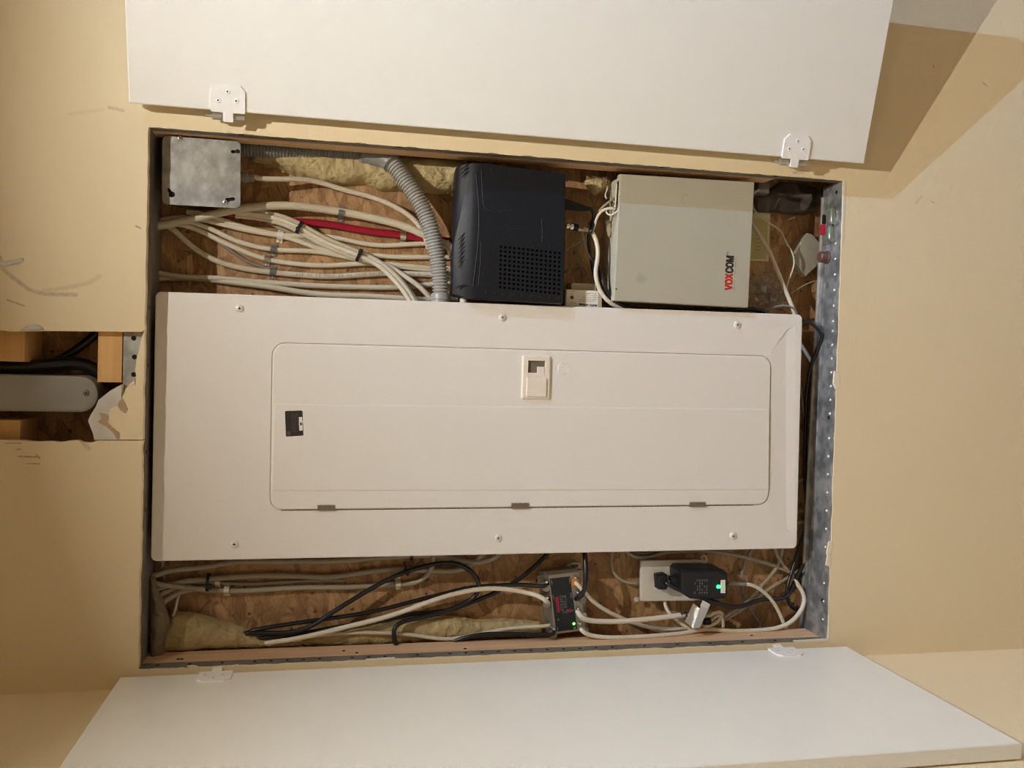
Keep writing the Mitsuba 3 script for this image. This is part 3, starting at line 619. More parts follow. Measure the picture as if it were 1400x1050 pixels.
def strap(x, y, dx, dy, r, label, h=.0098, mat='galvanised', w0=-.0998, width=.0088, group=None, nail=True):
    c, d = at(x, y, w0 + h), at(x + dx, y + dy, w0 + h) - at(x, y, w0 + h); c = np.array([c[0], c[1], w0])
    k = thing('cable_strap', label, 'cable strap', arch(c, d, r, h, width), mat, 30, group)
    if nail:
        n = np.cross(d / np.linalg.norm(d), W_)
        part(k, 'nail', lathe(c + n * (r + .0032) + W_ * .0010, W_, [(0, 0), (.0021, 0), (.0021, .0007), (.0012, .0013), (0, .0014)], 12), 'chrome', 30)
    return k
for x, y, dx, dy, r, o in STR:
    strap(x, y, dx, dy, r, 'small %s strap, %s from the top of the four over the fanned white cables' % ({'first': 'pale', 'third': 'shiny silver'}.get(o, 'grey'), o), mat={'first': 'label_white', 'third': 'chrome'}.get(o, 'strap_grey'))
strap(467, 290, 12, 2, .0066, 'grey strap over the thick beige cable', .0200, 'strap_grey')
strap(551.5, 322, 12, 1.3, .0062, 'silver strap over the flat red cable', .0090, 'chrome')
thing('cable_end', 'frayed white cable end beside the upper left of the conduit foot', 'cable', tube([(611, 331, -.07), (617, 338, -.064), (622, 345, -.060), (624, 356, -.058)], .0040), 'cable_white', True)
thing('cable_end', 'small white cable end between the conduit and the lower left corner of the modem', 'cable', tube([(612, 371, -.062), (615, 379, -.060), (617, 385, -.060)], .0024), 'cable_white', True)
thing('cable_end', 'short white stub with rings low beside the conduit foot', 'cable', cat([tube([(614, 389, -.062), (616, 397, -.060)], .0024), tube([(614, 407, -.06), (626, 407.5, -.06)], .0036)]), 'cable_white', True)
thing('wire_connector', 'white plug under the lower left corner of the modem', 'plug', lathe(at(634, 404, -.045), np.array([0, -1.0, 0]), [(0, 0), (.0045, 0), (.0050, .003), (.0058, .006), (.0058, .02), (0, .02)], 16), 'cable_white', 30)

# ======================================================== modem
k = thing('modem', 'dark navy cable modem with a vent grid standing in the recess', 'modem')
WF = -.016
mp = [(626, 224.5), (640, 221.5), (663, 222), (774.5, 236.5), (773.5, 330), (771.2, 416.5), (700, 411.5), (640, 408.5), (620.5, 402), (622, 330)]
mpoly = ppoly(mp, WF, .003)
back = mpoly.buffer(-.002)
ub = at(668, 300, WF)[0]
def spine(P2, w):
    """the front rounds off towards the left edge"""
    out = []
    for (u, v) in np.array(P2.exterior.coords)[:-1]:
        out.append([u, v, w])
    return np.array(out)
front = mpoly.intersection(sbox(at(654, 300, WF)[0], -1, 1, 1)).buffer(-.0015)
q1 = mpoly.intersection(sbox(at(633, 300, WF)[0], -1, 1, 1)).buffer(-.0008)
mesh = hull(np.vstack([ring_pts(back, -.078), ring_pts(mpoly, -.040), ring_pts(mpoly.buffer(-.0004), -.030), ring_pts(q1, -.0245), ring_pts(mpoly.intersection(sbox(at(643, 300, WF)[0], -1, 1, 1)).buffer(-.0010), -.0188), ring_pts(front, WF)]))
part(k, 'case', mesh, 'navy_plastic', 25)
def bead(path, r, w): return tube(path, r, w, rb=r * .6, step=.003, sides=8)
part(k, 'panel_line', bead([(658, 231), (659.5, 262), (660.5, 275), (664, 285), (672, 288.5), (690, 289), (704, 286)], .0009, WF), 'navy_rib', True)
part(k, 'panel_line', bead([(740, 299), (741.3, 310), (741, 331)], .0008, WF), 'navy_rib', True)
part(k, 'panel_line', bead([(651, 238), (654, 270), (655, 310), (652, 350), (647, 392)], .0012, WF - .0004), 'navy_rib', True)
part(k, 'panel_line', bead([(657.5, 330), (657, 352), (654, 391)], .0008, WF), 'navy_rib', True)
part(k, 'foot_ridge', bead([(623.5, 393.5, ), (632, 390.5), (640, 391)], .0013, -.020), 'navy_rib', True)
for i, y in enumerate((228, 232.5, 237)):
    part(k, 'grip_rib', bead([(629 + i, y + 6), (634 + i, y + 1), (640 + i, y - 3.5)], .0008, -.0205), 'navy_rib', True)
for i, y in enumerate(np.arange(318, 356, 6)):
    part(k, 'grip_rib', bead([(626.5, y + 11), (631, y + 5), (636, y)], .0008, -.0225), 'navy_rib', True)
part(k, 'logo_mark', ext(unary_union([LineString([at2(x, y, WF) for x, y in p]).buffer(.0006) for p in ([(677, 316), (690, 314), (700, 312.5), (712, 313.5), (720, 312)], [(682, 315.5), (690, 306), (697, 313)])]), WF - .0005, WF + .0004), 'black_matte')
dots = []
for j in range(10):
    for i in range(14):
        x = 684.8 + i * 6.15 - j * .12; y = 337.3 + j * 6.15 + i * .67
        dots.append(lathe(at(x, y, WF) - W_ * .0004, W_, [(0, 0), (.0019, 0), (.0019, .0008), (0, .0008)], 10))
part(k, 'vent_holes', cat(dots), 'pit_black', kind='stuff')
for i in range(9):
    x = 664.5 + i * 12.4; y = 399 + i * .95
    part(k, 'foot_notch', bx(*sorted((at(x, y, WF)[0] - .0025, at(x, y, WF)[0] + .0025)), at(x, y, WF)[1] - .0035, at(x, y, WF)[1] + .0015, WF - .001, WF + .0006, .0005), 'hole_dark')
for i in range(5):
    x = 671 + i * 26; y = 233 + i * 2.9
    part(k, 'top_slot', bx(at(x, y, WF)[0] - .0010, at(x, y, WF)[0] + .0010, at(x, y, WF)[1] - .004, at(x, y, WF)[1] + .003, WF - .0008, WF + .0003), 'hole_dark')
thing('power_plug', 'black wedge shaped plug on the right side of the modem', 'plug', hull(np.array([at(x, y, w) for w, P in ((-.045, [(772, 271), (793, 279), (805, 283), (806, 288), (797, 289), (772, 287)]), (-.060, [(772, 271), (793, 279), (805, 283), (806, 288), (797, 289), (772, 287)])) for x, y in P])), 'black_plastic', 20)
k = thing('coax_connector', 'silver coaxial connector on the right side of the modem', 'connector', lathe(at(774, 309, -.05), np.array([1.0, -.02, 0]), [(0, 0), (.0052, 0), (.0052, .004), (.0042, .0045), (.0042, .006), (.0058, .0062), (.0058, .011), (0, .011)], 12), 'chrome', 30)
part(k, 'boot', lathe(at(783.5, 310.3, -.05), np.array([1.0, -.1, 0]), [(0, 0), (.0055, 0), (.0050, .008), (0, .008)], 14), 'black_matte', 30, 'black rubber boot')
cable('white cable from the modem connector to the twisted cords', [(789, 313.5, -.05), (796, 314.5, -.05), (802, 314.5, -.05)], .0022, 'cable_white')
cable('short white cable piece at the crossing of cords beside the modem', [(798, 312, -.048), (804, 315, -.047), (808, 318, -.048)], .0026, 'cable_cream')

# cords between modem and alarm box
cable('white cord hanging down from the knot beside the alarm box', [(809.5, 318, -.050), (813, 324, -.050), (816.5, 336, -.048), (817, 352, -.047), (814.5, 370, -.046), (816, 385, -.045), (822, 400, -.045), (832, 412, -.046), (848, 421, -.05), (865, 425, -.055)], .0034, 'cable_white')
cable('white cord arching up from the knot to the loop on the alarm box', [(809, 316, -.050), (813.5, 306, -.048), (817, 296, -.042), (822, 289.5, -.038), (829, 285.5, -.034), (836, 284.8, -.030), (841, 286.5, -.030)], .0022, 'cable_white')
cable('white wire coming out of the slot in the side of the alarm box', [(845, 250, -.038), (843.5, 256, -.033), (842.3, 270, -.030), (840.5, 283, -.029)], .0014, 'cable_white')
cable('small white loop tied at the left edge of the alarm box', [(829, 288, -.033), (830.5, 292.5, -.029), (834.5, 294, -.027), (839, 292.5, -.026), (842, 290, -.026), (846.5, 289, -.022)], .0013, 'cable_white')
cable('beige cord from the black clip to the alarm box above the arch', [(819, 289, -.052), (826, 281.5, -.048), (833, 276, -.044), (840, 271, -.05)], .0019, 'cable_beige')
cable('black cord running down beside the modem from its plug', [(803, 285, -.052), (810, 288, -.053), (812, 296, -.054), (808, 308, -.055), (805, 322, -.056), (806, 340, -.057), (809, 358, -.058), (812, 374, -.060), (818, 392, -.06), (826, 410, -.06)], .0028, 'cable_black')
cable('black cord tangled through the knot beside the modem', [(812, 300, -.052), (810, 313, -.046), (806, 320, -.045), (805, 309, -.046), (807, 304, -.05)], .0016, 'cable_black')
cable('glossy black cord curving under the alarm box lower left corner', [(815, 352, -.060), (820, 370, -.054), (824, 384, -.050), (830, 399, -.048), (840, 411, -.048), (858, 420, -.05), (880, 423.5, -.052)], .0036, 'cable_black')
cable('thin grey wire hanging from the modem connector down to the white transformer', [(784, 303, -.052), (790, 306, -.050), (795, 313, -.050), (797, 325, -.052), (801, 340, -.054), (808, 354, -.056), (813, 362, -.058)], .0013, 'cable_grey')
cable('thin beige wire slanting from the modem side to the knot', [(774, 341, -.065), (785, 335, -.062), (796, 327.5, -.058), (803, 319, -.054)], .0009, 'cable_beige')
cable('thin dark wire drooping at the right of the vent grid', [(775, 362, -.07), (779, 375, -.07), (782, 386, -.07)], .0009, 'cable_grey')
cable('thin brown wire drooping beside the transformer', [(794, 330, -.085), (791, 350, -.085), (796, 368, -.085), (803, 384, -.085)], .0009, 'cable_grey')
k = thing('wire_clip', 'small black clip with a bare wire hook above the beige cord', 'clip', hull(np.array([at(x, y, w) for w in (-.06, -.052) for x, y in ((827, 276), (831, 271), (834, 272), (833, 276), (829, 280))])), 'black_matte')
part(k, 'wire_hook', tube([(830, 254, -.066), (829, 262, -.06), (827.5, 266, -.058), (829.5, 272, -.056)], .0012), 'cable_white', True)
thing('adhesive_pad', 'oval pale pad stuck behind the cords left of the alarm box', 'pad', ext(ppoly([(829.5, 303), (832, 301), (834, 303), (835, 315), (833.5, 324), (831.5, 321), (829, 312)], -.060), -.064, -.058), 'trafo_tan')

# transformer
k = thing('transformer', 'small tan plug transformer with a white label between modem and alarm box', 'transformer')
part(k, 'body', bev(ppoly([(773.5, 395.2), (823.5, 397.8), (823.5, 424), (772, 421.5)], -.045), -.075, -.045, .0015), 'trafo_tan', 15)
part(k, 'back_shell', bev(ppoly([(781, 386.5), (815.5, 388), (815.5, 400), (781, 399)], -.055), -.085, -.055, .001), 'trafo_tan', 15)
lk = part(k, 'label', ext(ppoly([(775.2, 395.8), (817.8, 397.8), (817.2, 420), (774, 417.6)], -.0448), -.0452, -.0446), 'label_white', label='white printed label')
p0, p1 = at(816.6, 416.6, -.0446), at(791.5, 414.9, -.0446)
part(lk, 'lettering', text_on('ATC-Frost', p0, p1, .0026, .0003, fat=.00025), 'ink_black')
r = np.random.default_rng(4)
for y, segs in ((411.3, [(806, 815), (801, 805), (796, 800), (791.5, 795)]), (409, [(808, 816), (804, 806.5), (800, 803), (793, 798)]), (406.3, [(810, 816), (806.5, 808), (802, 805), (796, 800)]), (403.6, [(810, 815.5), (807, 808.5), (802, 805.5)]), (401, [(811.5, 815.5), (808.5, 810), (801, 807)])):
    for a, b in segs:
        part(lk, 'print_line', ext(ppoly([(a, y - .2), (b, y), (b, y + 1.0), (a, y + .8)], -.0446), -.0447, -.0444), 'ink_grey')
part(lk, 'seal', lathe(at(782, 406.6, -.0446), W_, [(0, 0), (.0029, 0), (.0029, .0003), (0, .0003)], 16), 'brown_rubber')
for a, b, y in ((779.5, 786.5, 398.2), (780, 788.5, 413.6), (779, 784, 401.3)):
    part(lk, 'print_line', ext(ppoly([(a, y), (b, y + .3), (b, y + 1.1), (a, y + .8)], -.0446), -.0447, -.0444), 'ink_grey')

# ======================================================== alarm box
k = thing('alarm_box', 'beige metal alarm control box with a red and black name in its lower right corner', 'alarm panel')
WA = -.020
ap = Polygon([(.1755, .3948), (.3971, .3976), (.3932, .2001), (.1709, .2018)])
part(k, 'lid', bev(ap, -.034, WA, .0012), 'alarm_beige', 15)
part(k, 'case', bx(.1765, .3900, .2045, .3915, -.0995, -.0335, .0006), 'alarm_beige')
part(k, 'slot', hull(np.array([[.1740, at(0 + 845, y, -.032)[1], w] for y in (249, 286) for w in (-.030, -.0255)] + [[.1764, at(845, y, -.032)[1], w] for y in (249, 286) for w in (-.030, -.0255)])), 'hole_dark')
c = at(938.5, 272, WA)
arc = [c + .0068 * np.array([math.cos(t), math.sin(t), 0]) for t in np.radians(np.linspace(75, 265, 14))]
part(k, 'knockout_mark', sweep(np.array(arc), .0004, .0003, 6), 'alarm_line', True)
part(k, 'lid_screw', lathe(at(838.8, 396, -.03) + np.array([.001, 0, .010]), W_, [(0, 0), (.0012, 0), (.0012, .0006), (0, .0006)], 10), 'hole_dark')
p0, pm, p1 = at(1000.1, 397.6, WA), at(1001.4, 374.5, WA), at(1002.9, 349.9, WA)
pa = p0 + (p1 - p0) * .492; pb = p0 + (p1 - p0) * .484
part(k, 'lettering', text_on('VOX', p0, pa, .0116, .0004, fat=.00055), 'ink_red', label='red letters VOX')
part(k, 'lettering', text_on('COM', pb, p1, .0119, .0004, fat=.00055), 'ink_black', label='black letters COM')
part(k, 'lettering', text_on('TM', at(995.3, 348.8, WA), at(995.4, 344.4, WA), .0019, .0003, False), 'ink_black')
q0, q1 = at(1004.4, 397.5, WA), at(1007.2, 350.3, WA)
n_ = 0
for a, b in ((0, .13), (.17, .21), (.22, .27), (.28, .32), (.36, .38), (.40, .43), (.48, .52), (.53, .56), (.57, .61), (.66, .71), (.72, .76), (.775, .82), (.83, .87), (.885, .93), (.945, .985)):
    A, B = q0 + (q1 - q0) * a, q0 + (q1 - q0) * (b - .008); sdx = np.array([-.0024, 0, 0])
    part(k, 'tagline_mark', ext(Polygon([(A + sdx * .15)[:2], (B + sdx * .15)[:2], (B + sdx * .8)[:2], (A + sdx * .8)[:2]]), WA - .0003, WA + .0003), 'alarm_line')

# right of the alarm box
k = thing('paper_label', 'yellow framed paper label on the board right of the alarm box', 'label', ext(ppoly([(1020, 290), (1053, 292), (1050.5, 357.5), (1018, 356)], -.0995), -.1002, -.0990), 'label_border')
part(k, 'print_panel', ext(ppoly([(1020, 298), (1049.5, 299), (1048, 354.5), (1018, 353.5)], -.0990), -.0991, -.0986), 'label_yellow')
for y in (321, 326, 331, 336, 341):
    part(k, 'print_line', ext(ppoly([(1033, y), (1040, y + .2), (1040, y + 1.2), (1033, y + 1)], -.0986), -.0987, -.0984), 'label_print')
thing('plastic_sheet', 'crumpled dark plastic sheet in the upper right corner of the recess', 'plastic film', pillow(ppoly([(1030, 270), (1052, 258), (1068, 248), (1090, 250), (1120, 256), (1128, 266), (1120, 280), (1116, 288), (1100, 294), (1075, 293), (1060, 290), (1034, 290)], -.092), -.094, .012, .012, .014, .003, 21, .003, 20, True), 'film_plastic', 25)
thing('metal_bracket', 'grey sheet metal bracket beside the top right corner of the alarm box', 'bracket', cat([bx(at(1033, 260, -.08)[0], at(1048, 260, -.08)[0], at(1040, 266, -.08)[1], at(1040, 246, -.08)[1], -.098, -.070, .001), bx(at(1048, 260, -.08)[0], at(1066, 260, -.08)[0], at(1040, 262, -.08)[1], at(1040, 246, -.08)[1], -.098, -.095)]), 'bead_metal')
k = thing('parts_bag', 'clear plastic bag of small parts below the yellow label', 'bag', pillow(ppoly([(1022, 384), (1030, 376), (1042, 371), (1056, 370), (1068, 376), (1074, 388), (1078, 402), (1080, 416), (1070, 424), (1052, 420), (1040, 424), (1021, 424)], -.084), -.086, .010, .010, .010, .003, 22, .010, 60, True), 'clear_film', 25)
thing('screw_terminal', 'blue grey bits inside the clear parts bag', 'hardware', pillow(ppoly([(1039, 388), (1046, 386), (1050, 392), (1049, 402), (1042, 402), (1038, 396)], -.090), -.092, .006, .005, .004, .003, 24), 'stud_metal', True)
thing('screw_terminal', 'small red wire bits inside the clear parts bag', 'hardware', cat([tube([(1055, 390, -.086), (1059, 385, -.085), (1062, 386, -.085)], .0007), tube([(1050, 396, -.086), (1056, 393, -.085), (1063, 398, -.085)], .0007)]), 'red_plastic', True)
k = thing('terminal_block', 'small white and brown terminal block in the clear parts bag', 'hardware', hull(np.array([at(x, y, w) for w in (-.094, -.086) for x, y in ((1056, 402), (1060, 399), (1064, 404), (1060, 414), (1053, 410))])), 'jack_white')
part(k, 'insert', ext(ppoly([(1056.5, 403), (1059.5, 401), (1062, 404.5), (1059, 409), (1055.5, 407)], -.0858), -.087, -.0855), 'brown_rubber')
for i, (x, y) in enumerate(((1071, 399), (1073.5, 404.5), (1070.5, 411), (1075, 409), (1069, 416))):
    thing('loose_screw', 'tiny bright screw head in the clear parts bag under the white cable', 'screw', lathe(at(x, y, -.088), W_, [(0, 0), (.0018, 0), (.0014, .001), (0, .0013)], 10), 'zinc', True, group='tiny screws in the parts bag')
cable('white cable crossing the parts bag from behind the alarm box', [(1024, 296, -.075), (1034, 314, -.072), (1046, 333, -.070), (1056, 353, -.068), (1068, 383, -.066), (1078, 407, -.063), (1084.5, 424, -.058), (1088, 436, -.056)], .0034, 'cable_cream')
cable('thin grey wire hanging in front of the white jack box', [(1028, 280, -.080), (1040, 296, -.076), (1060, 310, -.074), (1068, 317, -.073), (1075, 331, -.072), (1083, 345, -.070), (1085.5, 360, -.069), (1082, 374, -.07), (1077, 386, -.074), (1076, 400, -.078)], .0015, 'cable_clear')
cable('thin bare wire from the stud towards the parts bag', [(1120, 384, -.08), (1110, 385.5, -.08), (1098, 391, -.08), (1086, 398, -.082), (1076, 404, -.084)], .0009, 'cable_beige')
cable('loose grey wire loop just above the right end of the panel', [(1045, 424.5, -.055), (1056, 421, -.053), (1068, 418, -.052), (1078, 418.5, -.05), (1085, 422, -.05), (1090, 432, -.052)], .0017, 'cable_grey')
cable('small bright wire scrap hanging under the dark plastic sheet', [(1078, 300, -.085), (1082, 298.5, -.084), (1087, 297, -.083)], .0010, 'cable_white')
cable('black cord lying along the bottom of the alarm box', [(840, 419, -.058), (870, 423, -.055), (930, 424.5, -.052), (1000, 424, -.050), (1025, 423, -.05), (1050, 429, -.055)], .0036, 'cable_black')
k = thing('jack_box', 'white many sided jack box standing on its corner by the steel stud', 'jack box')
jb = ppoly([(1104, 318.6), (1111, 320.2), (1121, 332), (1121, 360), (1102.5, 377.4), (1087.2, 360), (1084, 346), (1095.5, 327)], -.082)
part(k, 'body', bev(jb, -.0995, -.082, .0012), 'jack_white')
part(k, 'seam', ext(ppoly([(1096, 336.8), (1119, 338.2), (1119, 339.2), (1096, 337.8)], -.0818), -.0822, -.0817), 'trafo_tan')
part(k, 'side_strip', ext(ppoly([(1084.5, 346), (1093, 331), (1096, 332), (1087, 347.5)], -.0818), -.0825, -.0814), 'label_white')
k = thing('stud_catch', 'grey metal catch with two rollers and a red insert high on the right steel stud', 'catch')
def onstud(x, y, w, du=0.0):
    p = at(x, y, w); return np.array([U1 - .001 - du, p[1], w])
for y0, y1, w in ((284, 306, -.016), (309, 329, -.020)):
    a, b = at(1140, y0, w), at(1137, y1, w)
    part(k, 'roller', sweep(np.array([[U1 - .004, a[1] - .001, w - .002], [U1 - .006, a[1] - .004, w - .002], [U1 - .006, b[1] + .004, w - .002], [U1 - .004, b[1] + .001, w - .002]]), .0055, .0055, 12), 'green_glass', True)
part(k, 'plate', bx(U1 - .0030, U1 - .0008, at(1130, 333, -.03)[1], at(1130, 287, -.03)[1], -.048, -.012, .0005), 'galvanised')
part(k, 'insert', bx(U1 - .0080, U1 - .002, at(1125, 321, -.045)[1], at(1125, 307, -.045)[1], -.050, -.042, .0008), 'red_plastic', label='red plastic insert')
part(k, 'slot', bx(U1 - .0070, U1 - .002, at(1127, 306, -.045)[1], at(1127, 294, -.045)[1], -.046, -.041), 'hole_dark')
for x, y, w in ((1146, 305, -.010), (1138, 329, -.017), (1131, 289, -.032)):
    c = onstud(x, y, w, .001)
    part(k, 'nut', lathe(c, np.array([-1.0, 0, 0]), [(0, 0), (.0042, 0), (.0042, .004), (.0028, .005), (0, .005)], 6), 'green_glass')
c = at(1131, 351.5, -.034)
k = thing('rubber_plug', 'round brown rubber plug on the right steel stud below the catch', 'plug', lathe(np.array([U1 - .0006, c[1], -.036]), np.array([-1.0, 0, 0]), [(0, 0), (.0105, 0), (.0105, .003), (.0090, .004), (.0090, .014), (.0076, .0155), (0, .0155)], 12), 'brown_rubber', 25)

# ======================================================== right gap cables
cable('black cord looping over the right steel stud beside the panel corner', [(1082, 432, -.050), (1097, 437.7, -.040), (1108.6, 442, -.036), (1119, 450.5, -.036), (1123.5, 461.7, -.040), (1118.5, 475, -.050), (1112, 491, -.060), (1107, 510, -.07), (1103, 540, -.08), (1101, 600, -.085), (1101, 660, -.085), (1103, 705, -.080), (1097, 735, -.075), (1090, 757, -.072), (1082, 784, -.070), (1076, 807, -.068), (1078, 822, -.070), (1083, 830, -.075), (1090, 834, -.082)], .0030, 'cable_black')
cable('black cord running down behind the panel corner to the power cord', [(1109, 560, -.088), (1106, 640, -.086), (1105, 720, -.082), (1103, 770, -.078), (1098, 783, -.076), (1090, 797, -.074), (1081, 808, -.072), (1074, 814, -.070)], .0024, 'cable_black')
cable('white cable poking out at the upper right end of the panel', [(1086, 458, -.09), (1096, 473, -.086), (1108.6, 493, -.082), (1116, 505, -.084)], .0032, 'cable_white')
cable('long thin grey cable curving down in the gap between panel and stud', [(1088, 480, -.090), (1093, 515, -.088), (1096.5, 545, -.087), (1101, 580, -.088), (1106, 612, -.09), (1112, 640, -.095)], .0017, 'cable_grey')
for i, (y, lb) in enumerate(((656, 'upper of three short white cables in the gap right of the panel'), (698, 'middle of three short white cables in the gap right of the panel'), (713, 'lowest of three short white cables in the gap right of the panel'))):
    cable(lb, [(1080, y + 5, -.094), (1092, y + 1.5, -.092), (1101, y - 1, -.092), (1112, y - 3, -.095)], .0026, 'cable_beige')

# ======================================================== lower cables
cable('topmost beige cable along the lower edge of the panel', [(196, 788, -.070), (208.6, 787, -.072), (237, 779.5, -.078), (275, 775.7, -.086), (313, 769.5, -.090), (370, 768, -.092), (418, 767.5, -.092), (457, 767, -.092), (514, 763, -.092), (562, 760, -.090), (609.5, 762, -.088), (645, 769, -.085), (668, 766, -.082), (684, 756, -.080), (692, 744, -.080)], .0042, 'cable_beige')
cable('second beige cable below the panel that passes under the black tie', [(205, 808, -.074), (226, 802, -.080), (247, 796, -.086), (294, 791, -.091), (332, 788, -.092), (418, 788, -.092), (448, 789, -.092), (495, 783, -.092), (552, 778.6, -.092), (609.5, 781, -.092), (632, 778, -.090), (652, 766, -.088), (664, 752, -.086)], .0044, 'cable_beige')
cable('third beige cable below the panel held by two white straps', [(200, 795, -.068), (210.5, 797.5, -.070), (256, 803.5, -.082), (304, 808, -.092), (351, 807, -.0935), (418, 803.5, -.0935), (476, 803, -.0935), (543, 799.5, -.0935), (571, 795, -.092), (586.7, 783, -.088), (592.5, 766, -.084), (593, 748, -.082)], .0040, 'cable_beige')
cable('beige cable thin behind the black tie in the lower left', [(215, 806, -.086), (250, 799, -.092), (286, 796.5, -.095), (330, 798, -.096), (400, 795, -.097), (470, 794, -.097)], .0028, 'cable_grey')
cable('upper of two beige cables fanning down into the lower left corner', [(204, 833, -.066), (210, 822, -.068), (222, 812, -.074), (240, 805, -.084), (262, 802, -.092)], .0042, 'cable_beige')
cable('lower of two beige cables fanning down into the lower left corner', [(206, 845, -.064), (214, 833, -.066), (228, 820, -.070), (246, 810, -.080), (262, 806, -.090), (285, 803, -.096)], .0044, 'cable_beige')
cable('short pale cable end rising behind the lower left insulation', [(236, 842, -.070), (240, 832, -.072), (242, 822, -.076), (246, 812, -.084)], .0022, 'cable_cream')
cable('vertical grey cable crossing the beige cables at the lower left corner', [(221, 760, -.080), (222, 775, -.082), (223, 792, -.088)], .0030, 'cable_grey')
thing('zip_tie', 'black cable tie around the beige cables at the lower left', 'cable tie', cat([band(at(284.5, 796, -.088), np.array([1, -.05, 0]), .0125, .0095, .0042, .0010), bx(at(281, 800, -.078)[0], at(289, 800, -.078)[0], at(284, 806, -.078)[1], at(284, 798.5, -.078)[1], -.0800, -.0745, .0008)]), 'black_matte', 40)
strap(309.5, 808, 12, -.5, .0048, 'white plastic strap over the third beige cable at the lower left', .0112, 'cable_white', width=.0078)
strap(297, 797, 12, -.5, .0034, 'small white strap close to the black tie', .0070, 'cable_white', width=.007)
strap(544.5, 799.5, 12, -1, .0048, 'white strap over the third beige cable beside the black coax loop', .0112, 'cable_white', width=.0078)
thing('zip_tie', 'black tie on the black coax loop below the panel', 'cable tie', cat([band(at(556, 782, -.080), np.array([1, .35, 0]), .0052, .0052, .0045, .0008), tube([(556, 780, -.078), (554, 773, -.08), (553, 768, -.084)], .0014)]), 'black_matte', 40)
thing('zip_tie', 'black tie on the topmost beige cable at the panel edge', 'cable tie', band(at(562.5, 760.5, -.090), np.array([1, -.02, 0]), .0052, .0052, .0040, .0008), 'black_matte', 40)
cable('black coax cable rising in a wide loop below the panel and diving into the timber', [(336, 866, -.070), (375, 865.5, -.068), (400, 864, -.066), (425, 856, -.066), (447.6, 842, -.068), (486, 817.6, -.074), (533, 791, -.079), (562, 779.5, -.080), (590.5, 772, -.079), (619, 770, -.076), (642, 779.5, -.073), (654, 796.7, -.072), (650, 814, -.073), (628.6, 827.5, -.074), (600, 838.6, -.072), (571, 845.5, -.068), (549, 851, -.062), (540.5, 858, -.058), (538.5, 868, -.058), (541, 879.5, -.060), (545, 892, -.064)], .0035, 'cable_black')
cable('black coax cable descending from the panel edge to the left under the loop', [(756, 744, -.086), (749.5, 755, -.085), (725, 779.5, -.082), (702, 796.7, -.081), (677, 810, -.081), (648.6, 822, -.081), (620, 832, -.081), (585, 838, -.080), (560, 840, -.080), (520, 848, -.078), (457, 858, -.074), (420, 865, -.072), (380, 870, -.072), (345, 874, -.074)], .0034, 'cable_black')
cable('black coax cable from the top left port of the amplifier', [(748, 797, -.056), (745, 801, -.052), (738, 801.5, -.054), (715, 799.5, -.064), (677, 800.5, -.070), (639, 804, -.073), (609.5, 811, -.075), (571, 820.5, -.076), (514, 835, -.076), (457, 844.5, -.075), (400, 852.5, -.072), (351, 861, -.072), (330, 868, -.076)], .0032, 'cable_black')
cable('cream coax cable sweeping from the amplifier to the lower left', [(749.5, 824, -.056), (747, 822, -.050), (740, 817, -.052), (725, 811.5, -.060), (696, 806, -.066), (658, 805.5, -.068), (620, 812.5, -.068), (590.5, 821.5, -.066), (533, 842, -.062), (476, 856.5, -.060), (438, 866, -.060), (400, 874, -.062), (380, 877, -.066), (350, 882, -.076)], .0038, 'cable_white')
cable('cream coax cable running low along the insulation to the amplifier', [(752, 855, -.064), (744, 856, -.062), (715, 857.8, -.064), (683, 861.5, -.066), (650, 868, -.068), (612, 873.5, -.068), (580, 870.5, -.068), (552, 867, -.068), (495, 865, -.068), (455, 867, -.070), (410, 872, -.074)], .0030, 'cable_cream')
cable('black coax cable from the lowest left port of the amplifier', [(757, 862, -.056), (756, 866.5, -.050), (750, 867.5, -.050), (715, 867, -.054), (680, 866.5, -.056), (658, 867.5, -.058), (635, 872, -.062), (618, 878, -.068), (600, 886, -.076)], .0032, 'cable_black')

# amplifier
k = thing('signal_amplifier', 'grey metal cable signal amplifier with a black label and a green light below the panel', 'amplifier')
WM = -.052
C4 = [at2(x, y, WM) for x, y in ((749.5, 786.5), (792.5, 781), (801, 862), (758, 867.5))]
am = Polygon(C4)
fl = Polygon([at2(x, y, -.088) for x, y in ((739, 787), (795, 779), (804, 860), (752, 872))])
part(k, 'case', bev(am.buffer(.001).buffer(-.001), -.093, WM, .0012), 'amp_metal', 15)
part(k, 'flange', ext(ppoly([(736.5, 788), (751, 785.5), (760, 866), (748.5, 867)], -.080), -.094, -.080), 'amp_metal')
part(k, 'flange', ext(ppoly([(791.5, 779.5), (796, 779.5), (804.5, 861), (800, 862)], -.080), -.094, -.080), 'amp_metal')
tab = ppoly([(736, 782), (747.5, 779.5), (749, 787), (738, 789)], -.085).difference(Point(at2(743.5, 782.8, -.085)).buffer(.0016))
part(k, 'mounting_tab', ext(tab, -.0875, -.085), 'amp_metal')
tab = ppoly([(775, 772), (779, 769.5), (792, 769), (795, 772), (795, 783), (776, 784), (775.5, 778)], -.085).difference(ppoly([(781, 772.5), (790, 771.5), (791.5, 774), (789.5, 776), (781, 777)], -.085))
part(k, 'mounting_tab', ext(tab, -.0875, -.085), 'amp_metal')
lb = part(k, 'label', ext(ppoly([(751.5, 791.3), (779, 788), (789.3, 860), (760.5, 863.4)], WM), WM - .0002, WM + .0005), 'black_plastic', 0, 'black printed label')
part(lb, 'red_name', ext(ppoly([(758.5, 816), (763.5, 815.5), (765.8, 836.5), (762, 837)], WM), WM, WM + .0008), 'ink_red_dim')
